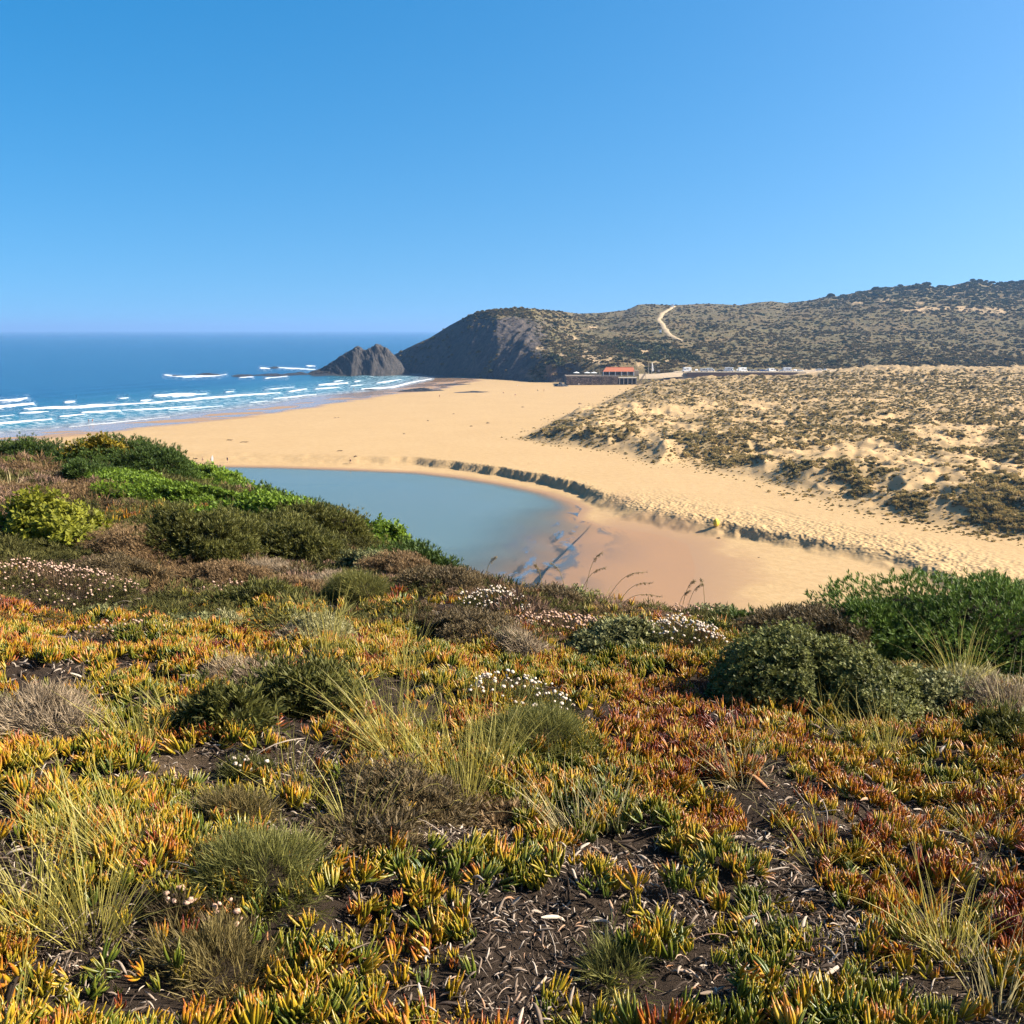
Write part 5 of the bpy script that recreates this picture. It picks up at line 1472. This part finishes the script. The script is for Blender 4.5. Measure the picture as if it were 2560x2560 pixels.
for px, py, wpx, hpx, n, cl, lb, single in FLOWERS:
    r_ = np.random.default_rng(int(px + py)); b = on_ground(px, py); y = b[1]
    w_ = wpx * y / FPX; d_ = w_ * .75; h_ = hpx * y / FPX
    cx_, cy_ = b[0] * (1 + .4 * d_ / y), y + .4 * d_; bz = float(hf(cx_, cy_))
    o = empty('flower_cushion', (cx_, cy_, bz), 0, lb, 'flowers', 'flowering cushions')
    az = r_.uniform(0, 6.28, n); rad = np.sqrt(r_.uniform(0, 1, n))
    hx = rad * np.cos(az) * w_ / 2; hy = rad * np.sin(az) * d_ / 2
    gz = hf(cx_ + hx, cy_ + hy) - bz
    hz_ = gz + h_ * .62 * (1 - .6 * rad ** 2) + r_.uniform(.0, .05, n)
    hr = max(.0095, 3.0 * y / FPX) * r_.uniform(.65, 1.25, n)
    # leafy base
    m = 420; az2 = r_.uniform(0, 6.28, m); rd2 = np.sqrt(r_.uniform(0, 1, m)); lx = rd2 * np.cos(az2) * w_ / 2; ly = rd2 * np.sin(az2) * d_ / 2
    lz = hf(cx_ + lx, cy_ + ly) - bz + h_ * .48 * (1 - .7 * rd2 ** 2) * r_.uniform(.5, 1, m)
    PV, PF = SPRIG['spike']
    V, F, va = scatter(PV, PF, np.stack([lx, ly, lz - .02], 1), rot_from_dir(np.stack([lx / w_, ly / d_, np.full(m, .7)], 1) + r_.normal(0, .3, (m, 3)), r_.uniform(0, 6, m)), max(.03, 7 * y / FPX) * r_.uniform(.7, 1.3, m), r_.uniform(0, 1, m))
    x = obj('leaves', mesh_np('leaves', V, F, {'var': va}, False), M_T['heathdark'] if cl != 'w' else M_T['olive'], o); x['kind'] = 'stuff'
    # stems
    V = []; F = []
    for k in range(n):
        p1 = np.array([hx[k], hy[k], hz_[k]]); p0 = np.array([hx[k] * .75, hy[k] * .75, gz[k] - .02]); s_ = np.array([.0011 * max(1, y / 5), 0, 0])
        i = len(V); V += [p0 - s_, p0 + s_, p1 + s_, p1 - s_]; F.append((i, i + 1, i + 2, i + 3))
    x = obj('stems', mesh_np('stems', V, np.array(F), {'var': r_.uniform(0, 1, len(V))}, False), M_T['heath'], o); x['kind'] = 'stuff'
    if single:
        if cl not in hm:
            hm[cl] = mesh_np('flower_head', HV, [np.array(HF3), np.array(HF4)], {'var': np.full(len(HV), .8)}, True); hm[cl].materials.append(PETALS[cl])
        for k in range(n):
            obj('flower_head', hm[cl], None, o, loc=(hx[k], hy[k], hz_[k]), rot=(r_.normal(0, .35), r_.normal(0, .35), r_.uniform(0, 6)), scale=float(hr[k]))
    else:
        rot = rot_from_dir(np.stack([r_.normal(0, .35, n), r_.normal(0, .35, n), np.ones(n)], 1), r_.uniform(0, 6, n)); pos = np.stack([hx, hy, hz_], 1)
        V, F3, va = scatter(HV, np.array(HF3), pos, rot, hr, r_.uniform(0, 1, n)); _, F4, _ = scatter(HV, np.array(HF4), pos, rot, hr)
        x = obj('flower_heads', mesh_np('flower_heads', V, [F3, F4], {'var': va}, True), PETALS[cl], o); x['kind'] = 'stuff'
    FOOT.append((cx_, cy_, w_ * .30, d_ * .30))

# ------------------------------------------------------------------ ice plant carpet
t = NT('ice_plant')
hue = t.math('ADD', t.attr('hue', 'INSTANCER'), t.n('SeparateColor', Color=t.n('ObjectInfo').outputs['Color']).outputs[0])
tp = t.attr('tip')
f = t.math('ADD', hue, t.math('MULTIPLY', t.math('POWER', tp, 1.7), .34))
f = t.math('ADD', f, t.math('MULTIPLY', t.math('SUBTRACT', t.attr('lv'), .5), .16))
c = t.ramp(f, [(0.0, (.036, .058, .009)), (.20, (.084, .104, .010)), (.40, (.190, .158, .011)), (.57, (.37, .235, .014)), (.72, (.33, .125, .012)), (.88, (.21, .046, .012)), (1.0, (.11, .020, .012))])
p = t.principled(c, .38, .45)
tr = t.n('BsdfTranslucent', Color=c).outputs[0]
q = t.n('MixShader'); t.set(q, '#0', .14); t.set(q, '#1', p); t.set(q, '#2', tr)
M_ICE = t.done(q.outputs[0])

def finger(L, w_, bend, seed):
    r_ = np.random.default_rng(seed); ns, nr = 5, 6
    s = np.linspace(0, 1, nr + 1)[:-1]; V = []
    pr = np.array([.55, .85, 1.0, .98, .82, .48]) * w_ * .5
    for si, rr_ in zip(s, pr):
        cx_ = bend * L * si * si; cz_ = L * si * (1 - .12 * bend * si)
        for k in range(ns):
            a_ = 2 * math.pi * k / ns + .3
            q_ = 1.18 if k == 0 else 1.0
            V.append((cx_ + rr_ * q_ * math.cos(a_), rr_ * .82 * math.sin(a_), cz_))
    V.append((bend * L, 0, L * (1 - .12 * bend)))
    F4 = [(i * ns + k, i * ns + (k + 1) % ns, (i + 1) * ns + (k + 1) % ns, (i + 1) * ns + k) for i in range(nr - 1) for k in range(ns)]
    F3 = [((nr - 1) * ns + k, (nr - 1) * ns + (k + 1) % ns, nr * ns) for k in range(ns)]
    tip = np.concatenate([np.repeat(s, ns), [1.0]])
    return np.array(V), np.array(F3), np.array(F4), tip

def shoot_layout(seed):
    """list of leaves: finger length, width, bend, euler rotation, base, shade"""
    r_ = np.random.default_rng(seed); n = r_.integers(6, 10); out = []
    for k in range(n):
        az = (k % 2) * math.pi + (k // 2) * 1.35 + r_.normal(0, .25)
        inner = k / n
        tl = .66 - .50 * inner + r_.normal(0, .13)
        out.append((r_.uniform(.032, .060) * (1 - .15 * inner), r_.uniform(.0060, .0088), -.16 - .10 * (1 - inner) + r_.normal(0, .05), az, max(tl, .04), .012 * inner, r_.uniform(0, 1)))
    return out
def leaf_matrix(az, tl, z0):
    return Matrix.Translation((0.006 * math.cos(az), .006 * math.sin(az), z0)) @ Matrix.Rotation(az, 4, 'Z') @ Matrix.Rotation(tl, 4, 'Y')
LAY = [shoot_layout(500 + k) for k in range(9)]
def shoot_mesh(lay):
    Vs, F3s, F4s, ts, ls = [], [], [], [], []; n = 0
    for i, (L, w_, bd_, az, tl, z0, lv) in enumerate(lay):
        V, F3, F4, tip = finger(L, w_, bd_, i); Mx = np.array(leaf_matrix(az, tl, z0))
        V = V @ Mx[:3, :3].T + Mx[:3, 3]
        Vs.append(V); F3s.append(F3 + n); F4s.append(F4 + n); ts.append(tip); ls.append(np.full(len(V), lv)); n += len(V)
    return mesh_np('ice_shoot', np.vstack(Vs), [np.vstack(F3s), np.vstack(F4s)], {'tip': np.concatenate(ts), 'lv': np.concatenate(ls)}, True)
ice = [proto('ice_shoot_%d' % k, shoot_mesh(l), M_ICE) for k, l in enumerate(LAY)]

GAPS = [(230, 2380, 190, 75), (1330, 2300, 170, 70), (1450, 2390, 170, 80), (1700, 2300, 110, 60), (1720, 2480, 170, 70), (1540, 2530, 150, 50), (2100, 2320, 110, 55), (2370, 2470, 200, 75), (2030, 2450, 110, 60), (1890, 2130, 70, 45), (1150, 2060, 150, 60), (880, 2090, 220, 60), (700, 2070, 120, 40),
        (240, 1615, 110, 26), (330, 1668, 70, 18), (0, 2030, 50, 70), (20, 2170, 80, 70), (520, 1930, 120, 40), (760, 1930, 160, 50), (1500, 2160, 110, 40), (1250, 2500, 100, 60), (950, 2260, 80, 40), (400, 2300, 80, 40), (1960, 2230, 70, 50), (1600, 2200, 90, 50), (2280, 2080, 60, 30), (60, 1690, 60, 30), (180, 1680, 50, 25)]
def gap_field(px, py):
    g = np.zeros_like(px)
    for x, y, a_, b_ in GAPS:
        g = np.maximum(g, np.exp(-(((px - x) / a_) ** 2 + ((py - y) / b_) ** 2) ** 1.5 * .7))
    return g
def in_foot(X, Y, k=.66):
    m = np.zeros(len(X), bool)
    for cx_, cy_, a_, b_ in FOOT:
        m |= ((X - cx_) / (a_ * k)) ** 2 + ((Y - cy_) / (b_ * k)) ** 2 < 1
    return m
def area_points(rho, y0, y1, s=.60, pad=.35):
    n = int(rho * (s * (y1 * y1 - y0 * y0) + 2 * pad * (y1 - y0)))
    y = np.sqrt(rng.uniform(0, 1, n) * (y1 * y1 - y0 * y0) + y0 * y0)
    return rng.uniform(-1, 1, n) * (s * y + pad), y
xa, ya = area_points(1450, 1.75, 7.2); xb, yb = area_points(560, 7.2, 13.5); xc, yc = area_points(90, 13.5, 26)
X = np.concatenate([xa, xb, xc]); Y = np.concatenate([ya, yb, yc])
Z = hf(X, Y); px, py = pix(X, Y, Z)
de, se, _ = seg_dist(EDGE, X, Y); e_ = se * de
gf = gap_field(px, py)
nz = fbm(X / .55, Y / .55, 401, 3)
far_ok = ss(.50, .62, fbm(X / 1.7, Y / 2.2, 405, 3)) * .9
prob = np.where(Y < 8.0, 1.0, np.where(X < 4, far_ok, .3))
prob = prob * ss(.33, .45, nz + .14 - .42 * gf) * (1 - .90 * ss(.60, .95, gf)) * ss(.2, -.8, e_)
# thin the nearest strip a little so that the litter shows through
prob = prob * (.20 + .80 * ss(.43, .55, fbm(X / .19, Y / .19, 409, 2)))
prob = prob * (1 - .8 * ss(1590, 1545, py) * ss(960, 1060, px) * ss(1900, 1850, px))
keep = (rng.uniform(0, 1, len(X)) < prob) & ~in_foot(X, Y)
X, Y, Z, px, py = X[keep], Y[keep], Z[keep], px[keep], py[keep]
n = len(X)
hn = fbm(X / .9, Y / .9, 421, 3); hn2 = fbm(X / .13, Y / .13, 425, 2)
hue_ = .335 + .70 * (hn - .5) + .70 * (hn2 - .5) + rng.normal(0, .14, n)
hue_ += .12 * ss(1900, 2500, px) * ss(2300, 1900, py) + .05 * ss(1650, 1400, py) - .10 * np.exp(-((px - 420) / 260) ** 2 - ((py - 2000) / 190) ** 2) - .12 * np.exp(-((px - 420) / 200) ** 2 - ((py - 1570) / 60) ** 2)
hue_ += .16 * (py > 2350) * (rng.uniform(0, 1, n) < .35)
hue_ = np.clip(hue_, .02, .86)
yel = rng.uniform(0, 1, n) < .05
hue_[yel] = rng.uniform(.44, .52, yel.sum())
scl = np.clip(np.exp(rng.normal(.02, .28, n)), .5, 1.35) * np.where(Y > 7.2, 1.15, 1.0) * np.where(Y > 13.5, 1.7, 1.0) * (1 + .25 * yel)
rots = np.stack([rng.normal(0, .40, n), rng.normal(0, .40, n), rng.uniform(0, 6.28, n)], 1)
pidx = rng.integers(0, len(ice), n)
lift = rng.uniform(-.015, .022, n) + .13 * (fbm(X / .24, Y / .24, 431, 2) - .45)
inframe = (px > -20) & (px < 2580) & (py < 2585)
score = np.where(inframe, scl / Y, 0)
top_ = np.argsort(-score)[:200]
rest = np.setdiff1d(np.arange(n), top_)
o = gn_scatter('ice_plant_carpet', np.stack([X, Y, Z + lift], 1)[rest], rots[rest], scl[rest], pidx[rest], {'hue': hue_[rest]}, ice)
o.color = (0, 0, 0, 1)
tag(o, 'carpet of ice plant with upright yellow, orange and green finger leaves', 'ice plant', kind='stuff')
leafm = {}
for i in top_:
    r_ = empty('ice_plant_shoot', (X[i], Y[i], Z[i] + lift[i]), 0, 'ice plant shoot of upright finger leaves along the very bottom of the slope', 'ice plant', 'nearest ice plant shoots')
    r_.rotation_euler = rots[i]; r_.scale = (scl[i],) * 3
    for k, (L, w_, bd_, az, tl, z0, lv) in enumerate(LAY[pidx[i]]):
        key = (pidx[i], k)
        if key not in leafm:
            V, F3, F4, tip = finger(L, w_, bd_, k)
            leafm[key] = mesh_np('leaf', V, [F3, F4], {'tip': tip, 'lv': np.full(len(V), lv)}, True); leafm[key].materials.append(M_ICE)
        lf = obj('leaf', leafm[key], None, r_)
        lf.matrix_local = leaf_matrix(az, tl, z0)
        lf.color = (hue_[i], 0, 0, 1)

# ------------------------------------------------------------------ dead leaf litter and twigs
def curl_mesh(seed, L, w_, th):
    r_ = np.random.default_rng(seed); k = 6; s = np.linspace(0, 1, k); cu = r_.uniform(-1.6, 1.6)
    pts = np.stack([L * (s - .5), .25 * L * np.sin(s * 2.5 + r_.uniform(0, 3)) * r_.uniform(.2, 1), .16 * L * np.sin(s * 3 + cu) + .004], 1)
    return MB().tube(pts, w_ * np.array([.35, .9, 1, .9, .7, .2]), 4, False).mesh('litter', True)
t = NT('dead_leaves')
ri = t.n('ObjectInfo').outputs['Random']
c = t.ramp(ri, [(0, (.02, .014, .010)), (.4, (.07, .048, .034)), (.68, (.17, .125, .09)), (.90, (.40, .33, .26)), (1, (.26, .12, .05))])
M_LIT = t.done(t.principled(c, .85, .15))
lit = [proto('litter_%d' % k, curl_mesh(600 + k, .022 + .007 * (k % 4), .0019 + .0006 * (k % 4), 0), M_LIT) for k in range(7)] + [proto('zstick_%d' % k, curl_mesh(620 + k, .09 + .04 * k, .0020, 0), M_LIT) for k in range(3)]
xa, ya = area_points(5200, 1.75, 4.2); xb, yb = area_points(1100, 4.2, 8.5)
X = np.concatenate([xa, xb]); Y = np.concatenate([ya, yb]); Z = hf(X, Y); px, py = pix(X, Y, Z)
gf = gap_field(px, py)
nz = fbm(X / .3, Y / .3, 451, 3)
keep = rng.uniform(0, 1, len(X)) < np.clip(.32 + .9 * gf, 0, 1) * (.35 + .65 * ss(.32, .50, nz + .1))
X, Y, Z = X[keep], Y[keep], Z[keep]; n = len(X)
o = gn_scatter('dead_leaf_litter', np.stack([X, Y, Z + rng.uniform(.0, .018, n)], 1), np.stack([rng.normal(0, .5, n), rng.normal(0, .5, n), rng.uniform(0, 6.28, n)], 1), np.exp(rng.normal(-.45, .45, n)) * np.where(Y > 4.2, 1.35, 1), np.where(rng.uniform(0, 1, n) < .02, rng.integers(7, 10, n), rng.integers(0, 7, n)), {}, lit)
tag(o, 'grey and brown litter of dead ice plant leaves and twigs', 'leaf litter', kind='stuff')

# ------------------------------------------------------------------ dry heath between the shrubs of the spur
def tuft_of(sp, m, r0, h0, seed, s0):
    r_ = np.random.default_rng(seed); PV, PF = SPRIG[sp]
    az = r_.uniform(0, 6.28, m); rd = np.sqrt(r_.uniform(0, 1, m)); x = rd * np.cos(az) * r0; y = rd * np.sin(az) * r0
    V, F, va = scatter(PV, PF, np.stack([x, y, h0 * (1 - rd ** 2) * r_.uniform(.3, 1, m)], 1), rot_from_dir(np.stack([x / r0, y / r0, np.full(m, .8)], 1) + r_.normal(0, .3, (m, 3)), r_.uniform(0, 6, m)), s0 * r_.uniform(.7, 1.3, m), r_.uniform(0, 1, m))
    return mesh_np('heath_tuft', V, F, {'var': va}, False)
M_H1 = leaf_mat('heath_tufts', (.050, .030, .016), (.27, .17, .075), .15, .8, .1, objvar=.5)
M_H2 = leaf_mat('heath_green', (.028, .032, .010), (.17, .155, .045), .15, .8, .1, objvar=.5)
M_H3 = leaf_mat('heath_pink', (.09, .05, .03), (.42, .27, .18), .15, .8, .1, objvar=.5)
hp_ = [proto('heath_%d' % k, tuft_of('fine', 110, .16, .10, 640 + k, .030), (M_H1, M_H1, M_H2, M_H3)[k]) for k in range(4)]
xa, ya = area_points(40, 6.0, 14); xb, yb = area_points(14, 14, 56)
X = np.concatenate([xa, xb]); Y = np.concatenate([ya, yb])
de, se, _ = seg_dist(EDGE, X, Y)
keep = (se * de < .4) & ~in_foot(X, Y, .8) & ((Y > 8.0) | (rng.uniform(0, 1, len(X)) < .6 * ss(6, 7.5, Y)))
X, Y = X[keep], Y[keep]; n = len(X)
kk = np.where(fbm(X / 2.5, Y / 2.5, 461, 2) > .56, 2, rng.integers(0, 4, n))
o = gn_scatter('dry_heath', np.stack([X, Y, hf(X, Y) - .02], 1), np.stack([rng.normal(0, .2, n), rng.normal(0, .2, n), rng.uniform(0, 6.28, n)], 1), np.exp(rng.normal(.1, .3, n)) * np.clip(Y / 12, .8, 2.6), kk, {}, hp_)
tag(o, 'low brown heath and herbs filling the spur between the shrubs', 'heath', kind='stuff')

# ------------------------------------------------------------------ sea haze: the air over the bay
hz = MB().box((0, 21000, 55), (70000, 66000, 220))
t = NT('haze_air')
v = t.n('VolumePrincipled', Color=(.24, .45, .80), Density=0.00010, Anisotropy=.15)
t.t.links.new(v.outputs[0], t.out.inputs['Volume'])
tag(obj('haze', hz.mesh('haze'), t.m), 'pale blue sea haze filling the air over the bay', 'haze', kind='stuff')
